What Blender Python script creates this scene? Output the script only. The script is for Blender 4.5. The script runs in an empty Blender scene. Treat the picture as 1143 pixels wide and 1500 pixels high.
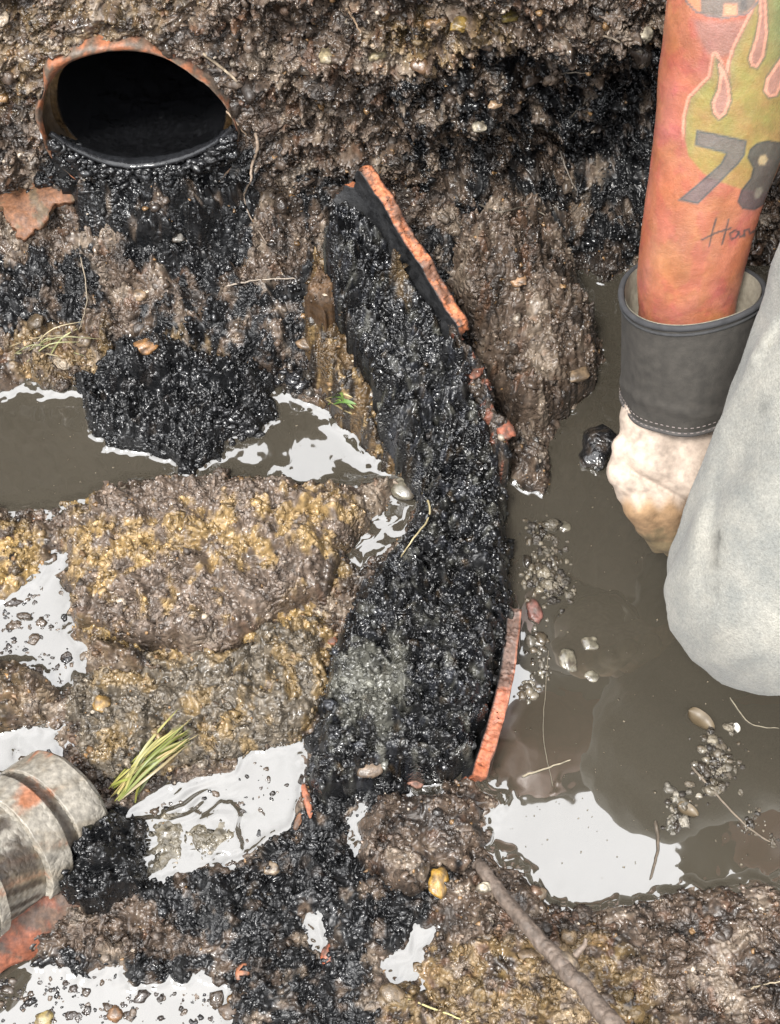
import bpy, math
import numpy as np
from mathutils import Vector

# ------------------------------------------------------------------ camera, light, exposure
CAM_Z, TILT = 1.06, math.radians(28.0)
TV = 0.404                      # tan of half the vertical field
TH = TV * 1143.0 / 1500.0
CF = np.array([0, math.sin(TILT), -math.cos(TILT)])
CU = np.array([0, math.cos(TILT), math.sin(TILT)])
CR = np.array([1.0, 0, 0])
CP = np.array([0, 0, CAM_Z])

scene = bpy.context.scene
col = scene.collection
cam_data = bpy.data.cameras.new("camera")
cam = bpy.data.objects.new("camera", cam_data)
col.objects.link(cam)
cam.location = CP
cam.rotation_euler = (TILT, 0, 0)
cam_data.sensor_fit = 'VERTICAL'
cam_data.sensor_height = 24.0
cam_data.lens = 12.0 / TV
cam_data.clip_start = 0.01
cam_data.clip_end = 200.0
scene.camera = cam
scene.render.resolution_x, scene.render.resolution_y = 780, 1024

SUN_EL, SUN_AZ = math.radians(62), math.radians(215)     # azimuth clockwise from +Y
world = bpy.data.worlds.new("World")
scene.world = world
world.use_nodes = True
nt = world.node_tree
nt.nodes.clear()
out = nt.nodes.new("ShaderNodeOutputWorld")
bg = nt.nodes.new("ShaderNodeBackground")
sky = nt.nodes.new("ShaderNodeTexSky")
sky.sky_type = 'NISHITA'
sky.sun_disc = False
sky.sun_elevation = SUN_EL
sky.sun_rotation = SUN_AZ
tc = nt.nodes.new("ShaderNodeTexCoord")
sep = nt.nodes.new("ShaderNodeSeparateXYZ")
nz = nt.nodes.new("ShaderNodeTexNoise")
nz.inputs["Scale"].default_value = 2.2
nz.inputs["Detail"].default_value = 6
nt.links.new(tc.outputs["Generated"], nz.inputs["Vector"])
nt.links.new(tc.outputs["Generated"], sep.inputs[0])
grad = nt.nodes.new("ShaderNodeMapRange")
grad.inputs["From Min"].default_value = 0.0
grad.inputs["From Max"].default_value = 1.0
grad.inputs["To Min"].default_value = 0.30
grad.inputs["To Max"].default_value = 1.40
nt.links.new(sep.outputs["Z"], grad.inputs["Value"])
cl = nt.nodes.new("ShaderNodeMapRange")
cl.inputs["From Min"].default_value = 0.3
cl.inputs["From Max"].default_value = 0.7
cl.inputs["To Min"].default_value = 0.85
cl.inputs["To Max"].default_value = 1.1
nt.links.new(nz.outputs["Fac"], cl.inputs["Value"])
mm = nt.nodes.new("ShaderNodeMath"); mm.operation = 'MULTIPLY'
nt.links.new(grad.outputs[0], mm.inputs[0]); nt.links.new(cl.outputs[0], mm.inputs[1])
cc = nt.nodes.new("ShaderNodeVectorMath"); cc.operation = 'SCALE'
cc.inputs[0].default_value = (9.9, 9.85, 9.8)
nt.links.new(mm.outputs[0], cc.inputs["Scale"])
mx = nt.nodes.new("ShaderNodeMix"); mx.data_type = 'RGBA'
mx.inputs["Factor"].default_value = 0.86
nt.links.new(sky.outputs[0], mx.inputs["A"])
nt.links.new(cc.outputs[0], mx.inputs["B"])
nt.links.new(mx.outputs["Result"], bg.inputs["Color"])
bg.inputs["Strength"].default_value = 0.15
nt.links.new(bg.outputs[0], out.inputs[0])

sun_data = bpy.data.lights.new("sun", 'SUN')
sun_data.energy = 2.1
sun_data.angle = math.radians(11)
sun_data.color = (1.0, 0.97, 0.92)
sun = bpy.data.objects.new("sun", sun_data)
col.objects.link(sun)
sd = Vector((math.sin(SUN_AZ) * math.cos(SUN_EL), math.cos(SUN_AZ) * math.cos(SUN_EL), math.sin(SUN_EL)))
sun.rotation_euler = sd.to_track_quat('Z', 'Y').to_euler()

scene.view_settings.view_transform = 'Standard'
scene.view_settings.look = 'None'
scene.view_settings.exposure = 1.42
scene.view_settings.gamma = 1.0
scene.view_settings.use_curve_mapping = False

# ------------------------------------------------------------------ projection helpers (photo pixels 1143 x 1500)
def ray(u, v):
    u = np.asarray(u, float); v = np.asarray(v, float)
    a = (u - 571.5) / 571.5 * TH
    b = (750.0 - v) / 750.0 * TV
    return CF + a[..., None] * CR + b[..., None] * CU

def P(u, v, d):
    return CP + ray(u, v) * d

def Pz(u, v, z):
    r = ray(u, v); z = np.asarray(z, float)
    return CP + r * ((z - CAM_Z) / r[..., 2])[..., None]

def proj(p):
    q = np.asarray(p, float) - CP
    d = q @ CF
    return 571.5 + (q @ CR) / d / TH * 571.5, 750.0 - (q @ CU) / d / TV * 750.0, d

PX = TH / 571.5        # metres per photo pixel at one metre depth
rng = np.random.default_rng(7)

# ------------------------------------------------------------------ noise
def _h(ix, iy, seed):
    n = (ix.astype(np.int64) * 374761393 + iy.astype(np.int64) * 668265263 + seed * 1442695041) & 0xFFFFFFFF
    n = ((n ^ (n >> 13)) * 1274126177) & 0xFFFFFFFF
    n = ((n ^ (n >> 16)) * 2246822519) & 0xFFFFFFFF
    return (n ^ (n >> 15)) & 0xFFFFFFFF

def hashf(ix, iy, seed):
    return _h(ix, iy, seed) / 4294967295.0

def perlin(x, y, seed=0):
    ix = np.floor(x); iy = np.floor(y)
    fx = x - ix; fy = y - iy
    ux = fx * fx * fx * (fx * (fx * 6 - 15) + 10); uy = fy * fy * fy * (fy * (fy * 6 - 15) + 10)
    def g(dx, dy):
        a = hashf(ix + dx, iy + dy, seed) * 2 * math.pi
        return np.cos(a) * (fx - dx) + np.sin(a) * (fy - dy)
    n0 = g(0, 0) * (1 - ux) + g(1, 0) * ux
    n1 = g(0, 1) * (1 - ux) + g(1, 1) * ux
    return (n0 * (1 - uy) + n1 * uy) * 1.5

def fbm(x, y, scale, octv=4, seed=0, gain=0.5):
    a, s, f = 1.0, 0.0, 1.0 / scale
    for i in range(octv):
        s = s + a * perlin(x * f + 17.3 * i, y * f - 9.1 * i, seed + i)
        a *= gain; f *= 2.03
    return s

def worley(x, y, scale, seed=0):
    x = x / scale; y = y / scale
    ix = np.floor(x); iy = np.floor(y)
    best = np.full(x.shape, 9.0); r1 = np.zeros(x.shape)
    for dx in (-1, 0, 1):
        for dy in (-1, 0, 1):
            cx, cy = ix + dx, iy + dy
            px = cx + 0.1 + 0.8 * hashf(cx, cy, seed); py = cy + 0.1 + 0.8 * hashf(cx, cy, seed + 101)
            d = (x - px) ** 2 + (y - py) ** 2
            m = d < best
            best = np.where(m, d, best)
            r1 = np.where(m, hashf(cx, cy, seed + 202), r1)
    return np.sqrt(best), r1

def lumps(x, y, scale, seed=0):
    f, r = worley(x, y, scale, seed)
    rad = 0.42 + 0.35 * r
    return np.sqrt(np.clip(1 - (f / rad) ** 2, 0, 1)) * (0.25 + 0.75 * r), r

def billow(x, y, scale, seed=0, warp=0.35):
    wx = perlin(x / scale * 0.9, y / scale * 0.9, seed + 7) * warp; wy = perlin(x / scale * 0.9 + 9.7, y / scale * 0.9, seed + 8) * warp
    return np.minimum(np.abs(perlin(x / scale + wx, y / scale + wy, seed)) * 1.7, 1.1) - 0.42

def crumble(x, y, seed):
    """crumbly wet soil: rounded clods of many sizes with sharp creases, smoother where it has been smeared"""
    am = 0.35 + 0.85 * smooth(-0.35, 0.35, fbm(x, y, 0.06, 2, seed + 50))
    am2 = 0.45 + 0.75 * smooth(-0.3, 0.3, fbm(x, y, 0.025, 2, seed + 53))
    return 0.0115 * am * billow(x, y, 0.030, seed) + 0.0085 * am * billow(x, y, 0.0145, seed + 1) + 0.0058 * am2 * billow(x, y, 0.0085, seed + 2) + 0.0026 * am2 * billow(x, y, 0.0050, seed + 3)

def smooth(a, b, x):
    t = np.clip((x - a) / (b - a), 0, 1)
    return t * t * (3 - 2 * t)

def poly_sdf(x, y, poly):
    """signed distance, positive inside"""
    poly = np.asarray(poly, float)
    d = np.full(x.shape, 1e9); ins = np.zeros(x.shape, bool)
    n = len(poly)
    for i in range(n):
        ax, ay = poly[i]; bx, by = poly[(i + 1) % n]
        ex, ey = bx - ax, by - ay
        wx, wy = x - ax, y - ay
        t = np.clip((wx * ex + wy * ey) / (ex * ex + ey * ey + 1e-18), 0, 1)
        d = np.minimum(d, (wx - t * ex) ** 2 + (wy - t * ey) ** 2)
        c = (ay > y) != (by > y)
        with np.errstate(divide='ignore', invalid='ignore'):
            xi = ax + (y - ay) * ex / (ey if ey != 0 else 1e-12)
        ins ^= c & (x < xi)
    d = np.sqrt(d)
    return np.where(ins, d, -d)

# ------------------------------------------------------------------ object helpers
def link(o, parent=None, label=None, cat=None, group=None, kind=None):
    col.objects.link(o)
    if parent is not None: o.parent = parent
    if label: o["label"] = label
    if cat: o["category"] = cat
    if group: o["group"] = group
    if kind: o["kind"] = kind
    return o

def mesh_np(name, verts, faces, mat, smooth_sh=True, colors=None, parent=None, origin=None, **tags):
    """verts (n,3); faces (m,3) or (m,4) array or list"""
    verts = np.asarray(verts, np.float64)
    if origin is None:
        origin = np.array([0, 0, 0.0]) if parent is not None or len(verts) > 60000 else np.array([*verts[:, :2].mean(0), verts[:, 2].min()])
    me = bpy.data.meshes.new(name)
    if isinstance(faces, np.ndarray):
        faces = faces.astype(np.int32)
        k = faces.shape[1]
        me.vertices.add(len(verts)); me.vertices.foreach_set("co", (verts - origin).astype(np.float32).ravel())
        me.loops.add(faces.size); me.loops.foreach_set("vertex_index", faces.ravel())
        me.polygons.add(len(faces)); me.polygons.foreach_set("loop_start", np.arange(0, faces.size, k, dtype=np.int32))
        me.update(calc_edges=True)
    else:
        me.from_pydata([tuple(v) for v in (verts - origin)], [], faces)
        me.update()
    if smooth_sh:
        me.polygons.foreach_set("use_smooth", np.ones(len(me.polygons), bool))
    if colors is not None:
        c = np.ones((len(verts), 4), np.float32); c[:, :colors.shape[1]] = colors
        at = me.color_attributes.new("Col", 'FLOAT_COLOR', 'POINT')
        at.data.foreach_set("color", c.ravel())
    me.materials.append(mat)
    me.validate()
    o = bpy.data.objects.new(name, me)
    o.location = origin
    return link(o, parent, **tags)

def empty(name, loc, **tags):
    o = bpy.data.objects.new(name, None)
    o.location = loc
    o.empty_display_size = 0.02
    return link(o, **tags)

def reparent_keep(o, root):
    o.parent = root
    o.location = Vector(o.location) - root.location

# ------------------------------------------------------------------ materials
def new_mat(name):
    m = bpy.data.materials.new(name); m.use_nodes = True
    n = m.node_tree.nodes; n.clear()
    o = n.new("ShaderNodeOutputMaterial"); b = n.new("ShaderNodeBsdfPrincipled")
    m.node_tree.links.new(b.outputs[0], o.inputs[0])
    return m, m.node_tree, b

def add_bump(t, b, scales, strength=0.6, dist=0.001, coord="Object"):
    tcn = t.nodes.new("ShaderNodeTexCoord"); prev = None
    for i, (sc, st, dd) in enumerate(scales):
        nn = t.nodes.new("ShaderNodeTexNoise"); nn.inputs["Scale"].default_value = abs(sc)
        if sc < 0:          # crumbly: rounded grains between sharp creases
            nn.noise_type = 'RIDGED_MULTIFRACTAL'; nn.inputs["Offset"].default_value = 0.9; nn.inputs["Gain"].default_value = 1.6
        nn.inputs["Detail"].default_value = 1.5 if sc < 0 else 4; nn.inputs["Roughness"].default_value = 0.55
        t.links.new(tcn.outputs[coord], nn.inputs["Vector"])
        bp = t.nodes.new("ShaderNodeBump"); bp.inputs["Strength"].default_value = st; bp.inputs["Distance"].default_value = dd; bp.invert = sc < 0
        t.links.new(nn.outputs["Fac"], bp.inputs["Height"])
        if sc < 0:
            ms = t.nodes.new("ShaderNodeTexNoise"); ms.inputs["Scale"].default_value = 26; ms.inputs["Detail"].default_value = 3
            t.links.new(tcn.outputs[coord], ms.inputs["Vector"])
            mr_ = t.nodes.new("ShaderNodeMapRange"); mr_.inputs["From Min"].default_value = 0.38; mr_.inputs["From Max"].default_value = 0.62
            mr_.inputs["To Min"].default_value = st * 0.15; mr_.inputs["To Max"].default_value = st
            t.links.new(ms.outputs["Fac"], mr_.inputs["Value"]); t.links.new(mr_.outputs[0], bp.inputs["Strength"])
        if prev: t.links.new(prev.outputs[0], bp.inputs["Normal"])
        prev = bp
    t.links.new(prev.outputs[0], b.inputs["Normal"])

def vc_mat(name, rough=(0.25, 0.6), rscale=120, bumps=((380, 0.9, 0.0012), (1300, 0.6, 0.0006)), vary=0.45, vscale=260, ior=1.5, spec=0.5, coat=0.0):
    """colour from the mesh's own colour attribute, with procedural grain, relief and wetness"""
    m, t, b = new_mat(name)
    at = t.nodes.new("ShaderNodeAttribute"); at.attribute_name = "Col"
    tcn = t.nodes.new("ShaderNodeTexCoord")
    n1 = t.nodes.new("ShaderNodeTexNoise"); n1.inputs["Scale"].default_value = vscale; n1.inputs["Detail"].default_value = 4
    t.links.new(tcn.outputs["Object"], n1.inputs["Vector"])
    mr = t.nodes.new("ShaderNodeMapRange"); mr.inputs["From Min"].default_value = 0.3; mr.inputs["From Max"].default_value = 0.7
    mr.inputs["To Min"].default_value = 1 - vary; mr.inputs["To Max"].default_value = 1 + vary
    t.links.new(n1.outputs["Fac"], mr.inputs["Value"])
    sc = t.nodes.new("ShaderNodeVectorMath"); sc.operation = 'SCALE'
    t.links.new(at.outputs["Color"], sc.inputs[0]); t.links.new(mr.outputs[0], sc.inputs["Scale"])
    t.links.new(sc.outputs[0], b.inputs["Base Color"])
    n2 = t.nodes.new("ShaderNodeTexNoise"); n2.inputs["Scale"].default_value = rscale; n2.inputs["Detail"].default_value = 3
    t.links.new(tcn.outputs["Object"], n2.inputs["Vector"])
    r = t.nodes.new("ShaderNodeMapRange"); r.inputs["From Min"].default_value = 0.35; r.inputs["From Max"].default_value = 0.65
    r.inputs["To Min"].default_value = rough[0]; r.inputs["To Max"].default_value = rough[1]
    t.links.new(n2.outputs["Fac"], r.inputs["Value"]); t.links.new(r.outputs[0], b.inputs["Roughness"])
    b.inputs["IOR"].default_value = ior; b.inputs["Specular IOR Level"].default_value = spec
    b.inputs["Coat Weight"].default_value = coat; b.inputs["Coat Roughness"].default_value = 0.12
    add_bump(t, b, bumps)
    return m

def noise_mat(name, colors, scale=80, rough=0.6, bumps=((300, 0.5, 0.001),), ior=1.5, stops=None, detail=6):
    m, t, b = new_mat(name)
    tcn = t.nodes.new("ShaderNodeTexCoord")
    n1 = t.nodes.new("ShaderNodeTexNoise"); n1.inputs["Scale"].default_value = scale; n1.inputs["Detail"].default_value = detail
    n1.inputs["Roughness"].default_value = 0.7
    t.links.new(tcn.outputs["Object"], n1.inputs["Vector"])
    cr = t.nodes.new("ShaderNodeValToRGB")
    k = len(colors)
    stops = stops or [0.33 + 0.34 * i / max(1, k - 1) for i in range(k)]
    els = cr.color_ramp.elements
    els[0].position = stops[0]; els[0].color = (*colors[0], 1)
    els[1].position = stops[-1]; els[1].color = (*colors[-1], 1)
    for i in range(1, k - 1):
        e = els.new(stops[i]); e.color = (*colors[i], 1)
    t.links.new(n1.outputs["Fac"], cr.inputs["Fac"]); t.links.new(cr.outputs["Color"], b.inputs["Base Color"])
    b.inputs["Roughness"].default_value = rough; b.inputs["IOR"].default_value = ior
    if bumps: add_bump(t, b, bumps)
    return m

M_SOIL = vc_mat("wet_soil", rough=(0.12, 0.62), rscale=70, ior=1.55, bumps=((-130, 0.9, 0.0025), (-380, 0.55, 0.0009)), vscale=200)
M_SLUDGE = vc_mat("tar_sludge", rough=(0.07, 0.5), rscale=45, ior=1.6, vary=0.5, bumps=((-200, 0.8, 0.0018),))
M_TAR = vc_mat("smooth_tar", rough=(0.08, 0.22), rscale=60, ior=1.5, vary=0.4, bumps=((60, 0.4, 0.002), (300, 0.4, 0.0006)))
M_TERRA = vc_mat("terracotta", rough=(0.45, 0.8), vscale=330, vary=0.35, bumps=((260, 0.7, 0.001), (900, 0.5, 0.0005)))
M_GLAZE = vc_mat("stained_glaze", rough=(0.3, 0.75), vscale=220, vary=0.35, ior=1.5, bumps=((-160, 0.5, 0.0012), (500, 0.5, 0.0006)))
M_STONE = vc_mat("wet_stone", rough=(0.2, 0.55), vscale=300, vary=0.35, bumps=((300, 0.7, 0.001), (900, .5, .0005)))
M_SKIN = None

# ------------------------------------------------------------------ ground field
WATER = [
 [(-420,560),(0,578),(50,566),(100,577),(130,572),(200,600),(300,578),(370,592),(410,572),(450,590),(480,602),(505,628),(545,665),(585,700),(560,704),(520,712),(440,716),(380,704),(330,698),(280,697),(250,702),(200,706),(150,716),(100,738),(50,744),(0,748),(-420,790)],
 [(640,700),(735,660),(790,700),(806,650),(826,606),(850,585),(892,520),(862,455),(834,392),(890,420),(960,385),(1143,330),(1700,330),(1700,1270),(1143,1296),(1080,1300),(1010,1292),(960,1318),(900,1334),(840,1334),(790,1306),(745,1272),(700,1232),(728,1192),(735,1172),(650,1130),(640,900)],
 [(-160,1400),(20,1392),(60,1422),(125,1440),(160,1418),(200,1446),(300,1436),(335,1456),(330,1510),(300,1600),(-160,1600)],
 [(190,1185),(240,1155),(340,1132),(368,1092),(430,1098),(442,1160),(418,1222),(350,1252),(290,1274),(210,1285),(185,1230)],
 [(15,880),(60,838),(100,815),(104,930),(132,990),(82,1022),(70,985),(10,965),(-120,960),(-120,900)],
 [(560,1414),(596,1396),(608,1362),(640,1366),(618,1408),(582,1434)],
 [(505,805),(545,780),(590,716),(616,700),(606,742),(572,800),(530,830)],
 [(18,1078),(60,1066),(92,1098),(66,1124),(30,1110)],
 [(596,1134),(646,1128),(648,1162),(612,1170)],
 [(512,1206),(528,1190),(536,1230),(522,1238)],
 [(452,1352),(480,1346),(470,1400),(455,1385)],
 [(0,1060),(28,1078),(22,1130),(-30,1140)],
 [(700,1220),(735,1215),(745,1250),(715,1250)],
]
def ground_poly(poly, z=0.0):
    a = np.array(poly, float)
    return Pz(a[:, 0], a[:, 1], z)[:, :2]

S0 = 0.86          # where the ground turns up into the trench wall
# grid lines (fine where the photograph looks, coarse beyond)
xd = np.arange(-0.425, 0.4255, 0.00112)
side_steps = np.concatenate([np.full(66, 0.003), np.geomspace(0.004, 0.5, 28)]); xl = -0.425 - np.cumsum(side_steps); xr = 0.4255 + np.cumsum(side_steps)
GX = np.concatenate([xl[::-1], xd, xr])
sdn = np.arange(0.055, 1.215, 0.00112)
GS = np.concatenate([(0.055 - np.cumsum(np.concatenate([np.full(50, 0.003), np.geomspace(0.004, 0.45, 24)])))[::-1], sdn, 1.215 + np.cumsum(np.geomspace(0.003, 0.5, 34))])
X, S = np.meshgrid(GX, GS)      # rows = s
NR, NC = X.shape

# coarse mask fields, sampled bilinearly
CX = np.linspace(-0.6, 0.7, 520); CY = np.linspace(-0.1, 1.25, 540)
CXX, CYY = np.meshgrid(CX, CY)
def samp(F, x, y):
    fx = np.clip((x - CX[0]) / (CX[1] - CX[0]), 0, len(CX) - 1.001); fy = np.clip((y - CY[0]) / (CY[1] - CY[0]), 0, len(CY) - 1.001)
    ix = fx.astype(int); iy = fy.astype(int); fx = fx - ix; fy = fy - iy
    return (F[iy, ix] * (1 - fx) + F[iy, ix + 1] * fx) * (1 - fy) + (F[iy + 1, ix] * (1 - fx) + F[iy + 1, ix + 1] * fx) * fy

Dw = np.full(CXX.shape, -9.0)
for w in WATER:
    Dw = np.maximum(Dw, poly_sdf(CXX, CYY, ground_poly(w)))
Dw = -Dw            # positive on land

def land_base(x, y):
    """smooth ground height without relief"""
    wx = 0.006 * fbm(x, y, 0.03, 3, 5); wy = 0.006 * fbm(x, y, 0.03, 3, 9)
    D = samp(Dw, x + wx, y + wy)
    D = np.where((x < CX[0]) | (x > CX[-1]) | (y < CY[0]), 0.08, D)
    cap = 0.013 + 0.62 * np.clip(y - 0.68, 0, 0.3) + 0.02 * smooth(0.30, 0.10, y) * smooth(0.0, 0.12, x)
    z = np.where(D > 0, cap * np.tanh(D * 1.1 / cap), np.maximum(D * 0.8, -0.04))
    # banks out of frame
    z = np.maximum(z, 0.19 * smooth(0.42, 0.56, x) * smooth(0.9, 0.7, y) + -0.05 * (x < 0.42))
    z = z + 0.30 * smooth(-0.60, -0.95, x) + 0.35 * smooth(-0.12, -0.55, y)
    return z, D

def wall_top(x):  # unseen rim, its notch and height shaped to steer the sky's reflection
    n = smooth(-0.285, -0.225, x) * smooth(-0.045, -0.09, x)
    return 0.72 + 0.62 * smooth(0.04, 0.14, x) + 0.02 * np.sin(x * 31) - n * (0.226 + 0.02 * np.sin(x * 90))

HX, HZ, HR = -0.232, 0.190, 0.081     # the pipe mouth in the wall
RECESS = None
print("grid", X.shape)
flat_y = np.minimum(S, S0)
zb, D = land_base(X, flat_y)
T = np.clip(S - S0, 0, None)
ztop = wall_top(X)
zw = T * 0.985 + zb * np.where(T > 0, np.clip(1 - T / 0.4, 0, 1), 1)
over = np.clip(zw - ztop, 0, None)
zw = np.minimum(zw, ztop)
Yb = flat_y + 0.14 * np.minimum(T, 0.8) + over * 1.2
# hollow under the bank at upper right, bulge above it
rec = smooth(0.07, 0.16, X) * smooth(0.42, 0.30, X)
hol = rec * smooth(0.0, 0.10, T) * smooth(0.27, 0.17, T)
rec2 = smooth(0.02, 0.10, X) * smooth(0.0, 0.03, T) * smooth(0.12, 0.06, T) * smooth(0.3, .2, X)
Yb = Yb + 0.055 * hol + 0.03 * rec2
Yb = Yb - 0.02 * smooth(0.22, 0.30, T) * smooth(0.5, 0.38, T) * smooth(0.0, 0.1, X)

wallf = smooth(-0.03, 0.05, S - S0)
onland = smooth(-0.006, 0.010, D)
XX, SS = X, S
fine = ((np.abs(X) < 0.44) & (S > 0.04) & (S < 1.23))
n_big = fbm(XX, SS, 0.11, 3, 21)
n_mid = fbm(XX, SS, 0.028, 4, 31)
L1, R1 = lumps(XX + 0.004 * fbm(XX, SS, .01, 2, 3), SS + 0.004 * fbm(XX, SS, .01, 2, 4), 0.017, 41)
L2, R2 = lumps(XX, SS, 0.0085, 42)
L3, R3 = lumps(XX, SS, 0.0046, 43)
disp = 0.010 * n_big * (0.35 + wallf * 1.2) + 0.004 * n_mid + crumble(XX, SS, 500) * (0.85 + 0.45 * wallf) + (0.016 * billow(XX, SS, 0.052, 540, 0.6) + 0.007 * billow(XX, SS, 0.027, 544, 0.6)) * smooth(0.64, 0.72, SS)
wgx, wgy = XX + 0.0022 * perlin(XX / 0.006, SS / 0.006, 88), SS + 0.0022 * perlin(XX / 0.006, SS / 0.006, 89)
gf1, gq1 = worley(wgx, wgy, 0.0068, 831); gf2, gq2 = worley(wgx, wgy, 0.0042, 832)
grain = 0.0040 * (np.sqrt(np.clip(1 - (gf1 / 0.75) ** 2, 0, 1)) * (0.35 + 0.9 * gq1) - 0.5) + 0.0020 * (np.sqrt(np.clip(1 - (gf2 / 0.8) ** 2, 0, 1)) * (0.4 + 0.8 * gq2) - 0.5)
disp = disp + grain * smooth(-0.3, 0.3, fbm(XX, SS, 0.035, 3, 835)) * (0.35 + 0.3 * wallf)
disp *= np.clip(onland + wallf, 0, 1)
disp *= np.where(fine | ((np.abs(X) < 0.62) & (S > -0.1) & (S < 1.23)), 1, 0.4) * np.where((np.abs(X) > 0.7) | (S < -0.2), 6, 1)
# calm the relief around the pipe mouth
dh = np.sqrt(((X - HX) / 1.07) ** 2 + (zw - HZ) ** 2)
ringz = smooth(0.045, 0.0, np.abs(dh - HR - 0.012)) * smooth(0.0, 0.02, T)
disp = disp * (1 - 0.55 * ringz) + ringz * (0.010 + 0.006 * smooth(0.2, -0.3, (zw - HZ) / HR + 0.9 * (X < HX) * 0 ))
DY = -wallf; DZ = 1 - wallf * 0.85
TY = Yb + disp * DY
TZ = zw + disp * DZ

# masks drawn on the photograph are put on the ground surface through its own base positions
BU, BV, BD = proj(np.stack([X, Yb, zw], -1))
warpu = 16 * fbm(X, S, 0.035, 3, 61); warpv = 16 * fbm(X, S, 0.035, 3, 67)
sub = (slice(None, None, 1), slice(None, None, 1))
def pmask(poly, soft=14):
    poly = np.array(poly, float)
    r = np.zeros(X.shape)
    m = (BU > poly[:, 0].min() - 60) & (BU < poly[:, 0].max() + 60) & (BV > poly[:, 1].min() - 60) & (BV < poly[:, 1].max() + 60) & fine
    u = (BU + warpu)[m]; v = (BV + warpv)[m]
    r[m] = smooth(-soft, soft, poly_sdf(u, v, poly))
    return r

SLUDGE_SHADE = [
 ([(70,190),(40,250),(60,290),(130,300),(190,380),(290,420),(370,380),(385,260),(350,180),(200,200)], 1.0),
 ([(-20,370),(130,360),(170,440),(60,490),(-20,480)], 0.75),
 ([(150,560),(210,440),(330,400),(450,400),(475,560),(400,600),(300,590)], 0.65),
 ([(430,250),(530,230),(560,330),(500,380),(440,340)], 0.6),
 ([(340,1262),(430,1190),(540,1185),(640,1262),(690,1262),(650,1330),(575,1395),(430,1425),(330,1420),(230,1340),(180,1285)], 0.8),
 ([(300,1420),(560,1395),(560,1520),(330,1520)], 0.7),
 ([(150,1175),(205,1190),(210,1300),(160,1335),(85,1310),(80,1265)], 1.0),
 ([(560,110),(760,60),(990,40),(990,400),(880,400),(700,330),(600,270)], 0.55),  # dark soil of the hollow, with the overhang's shade put into the colour
 ([(780,120),(990,60),(990,380),(860,330)], 0.8),  # deepest part of the hollow, shade coloured in over dark soil
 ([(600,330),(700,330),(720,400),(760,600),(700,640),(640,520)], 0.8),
 ([(-20,1390),(330,1400),(330,1520),(-20,1520)], 0.7),
 ([(430,1090),(640,1110),(600,1180),(470,1200)], 0.9),
 ([(420,360),(500,340),(560,600),(600,690),(540,640),(460,520)], 0.5),
]
YELLOW = [
 ([(100,730),(480,715),(530,790),(470,880),(480,1000),(430,1095),(350,1080),(340,980),(180,970),(100,910)], 0.75),
 ([(-20,760),(55,780),(55,870),(-20,870)], 0.9),
 ([(620,1380),(900,1370),(1000,1520),(540,1520)], 0.38),
 ([(230,480),(310,470),(320,540),(240,550)], 0.5),
 ([(20,480),(160,470),(160,560),(20,560)], 0.35),
 ([(540,50),(720,10),(760,60),(600,110)], 0.35),
 ([(440,420),(540,480),(560,620),(480,560)], 0.4),
 ([(330,1290),(420,1280),(440,1340),(300,1350)], 0.35),
 ([(100,980),(330,980),(330,1120),(150,1140)], 0.35),
 ([(-20,0),(300,-10),(180,60),(-20,180)], 0.22),
]
msl = np.zeros(X.shape); mye = np.zeros(X.shape)
for p, w in SLUDGE_SHADE: msl = np.maximum(msl, w * pmask(p))
for p, w in YELLOW: mye = np.maximum(mye, w * pmask(p, 20))

def soil_colors(x, s, sl, ye, r1, r2, r3, seed=0, dark=1.0):
    sh = x.shape
    n = fbm(x, s, 0.04, 5, 71 + seed, 0.6); n2 = fbm(x, s, 0.012, 3, 75 + seed); n3 = fbm(x, s, 0.02, 3, 79 + seed)
    base = np.array([0.072, 0.051, 0.037]); pale = np.array([0.170, 0.134, 0.101]); drk = np.array([0.015, 0.0125, 0.011]); red = np.array([0.105, 0.052, 0.028])
    c = np.broadcast_to(base, sh + (3,)).copy() * dark
    def mixc(c, k, t):
        t = np.clip(t, 0, 1)[..., None]
        return c * (1 - t) + k * t
    c = mixc(c, pale, smooth(0.15, 0.7, n + 0.3 * (r2 - 0.5) + 0.2 * (r3 - .5)) * 0.75)
    c = mixc(c, drk, smooth(0.0, 0.6, -n + 0.5 * (r1 - 0.5) + 0.3 * (0.5 - r3)) * 0.75)
    c = mixc(c, red, smooth(0.35, 0.75, n3 + 0.4 * (r1 - 0.5)) * 0.5)
    yc = np.array([0.25, 0.165, 0.062])
    c = mixc(c, yc, ye * smooth(-0.25, 0.35, n2 + 0.5 * (r2 - 0.5) + 0.4 * ye))
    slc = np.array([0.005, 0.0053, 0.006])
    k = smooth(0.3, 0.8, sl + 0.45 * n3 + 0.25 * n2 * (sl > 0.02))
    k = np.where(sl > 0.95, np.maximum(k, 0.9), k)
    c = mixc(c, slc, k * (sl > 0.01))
    return c, k

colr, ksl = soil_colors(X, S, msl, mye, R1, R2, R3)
# unseen upper wall coloured dark to dim its reflection in the left pool
dim_top = smooth(0.32, 0.40, zw + 0.03 * n_big)[..., None] * 0.9
colr = colr * (1 - dim_top) + np.array([0.030, 0.023, 0.017]) * dim_top

def grid_faces(keep):
    idx = np.arange(NR * NC).reshape(NR, NC)
    f = np.stack([idx[:-1, :-1], idx[:-1, 1:], idx[1:, 1:], idx[1:, :-1]], -1)
    return f[keep]

def compact(verts, faces, *attrs):
    used = np.zeros(len(verts), bool); used[faces.ravel()] = True
    remap = np.cumsum(used) - 1
    return (verts[used], remap[faces]) + tuple(a[used] for a in attrs)

def cell(a):      # quad value from its corners (min)
    return np.minimum(np.minimum(a[:-1, :-1], a[:-1, 1:]), np.minimum(a[1:, 1:], a[1:, :-1]))

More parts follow.
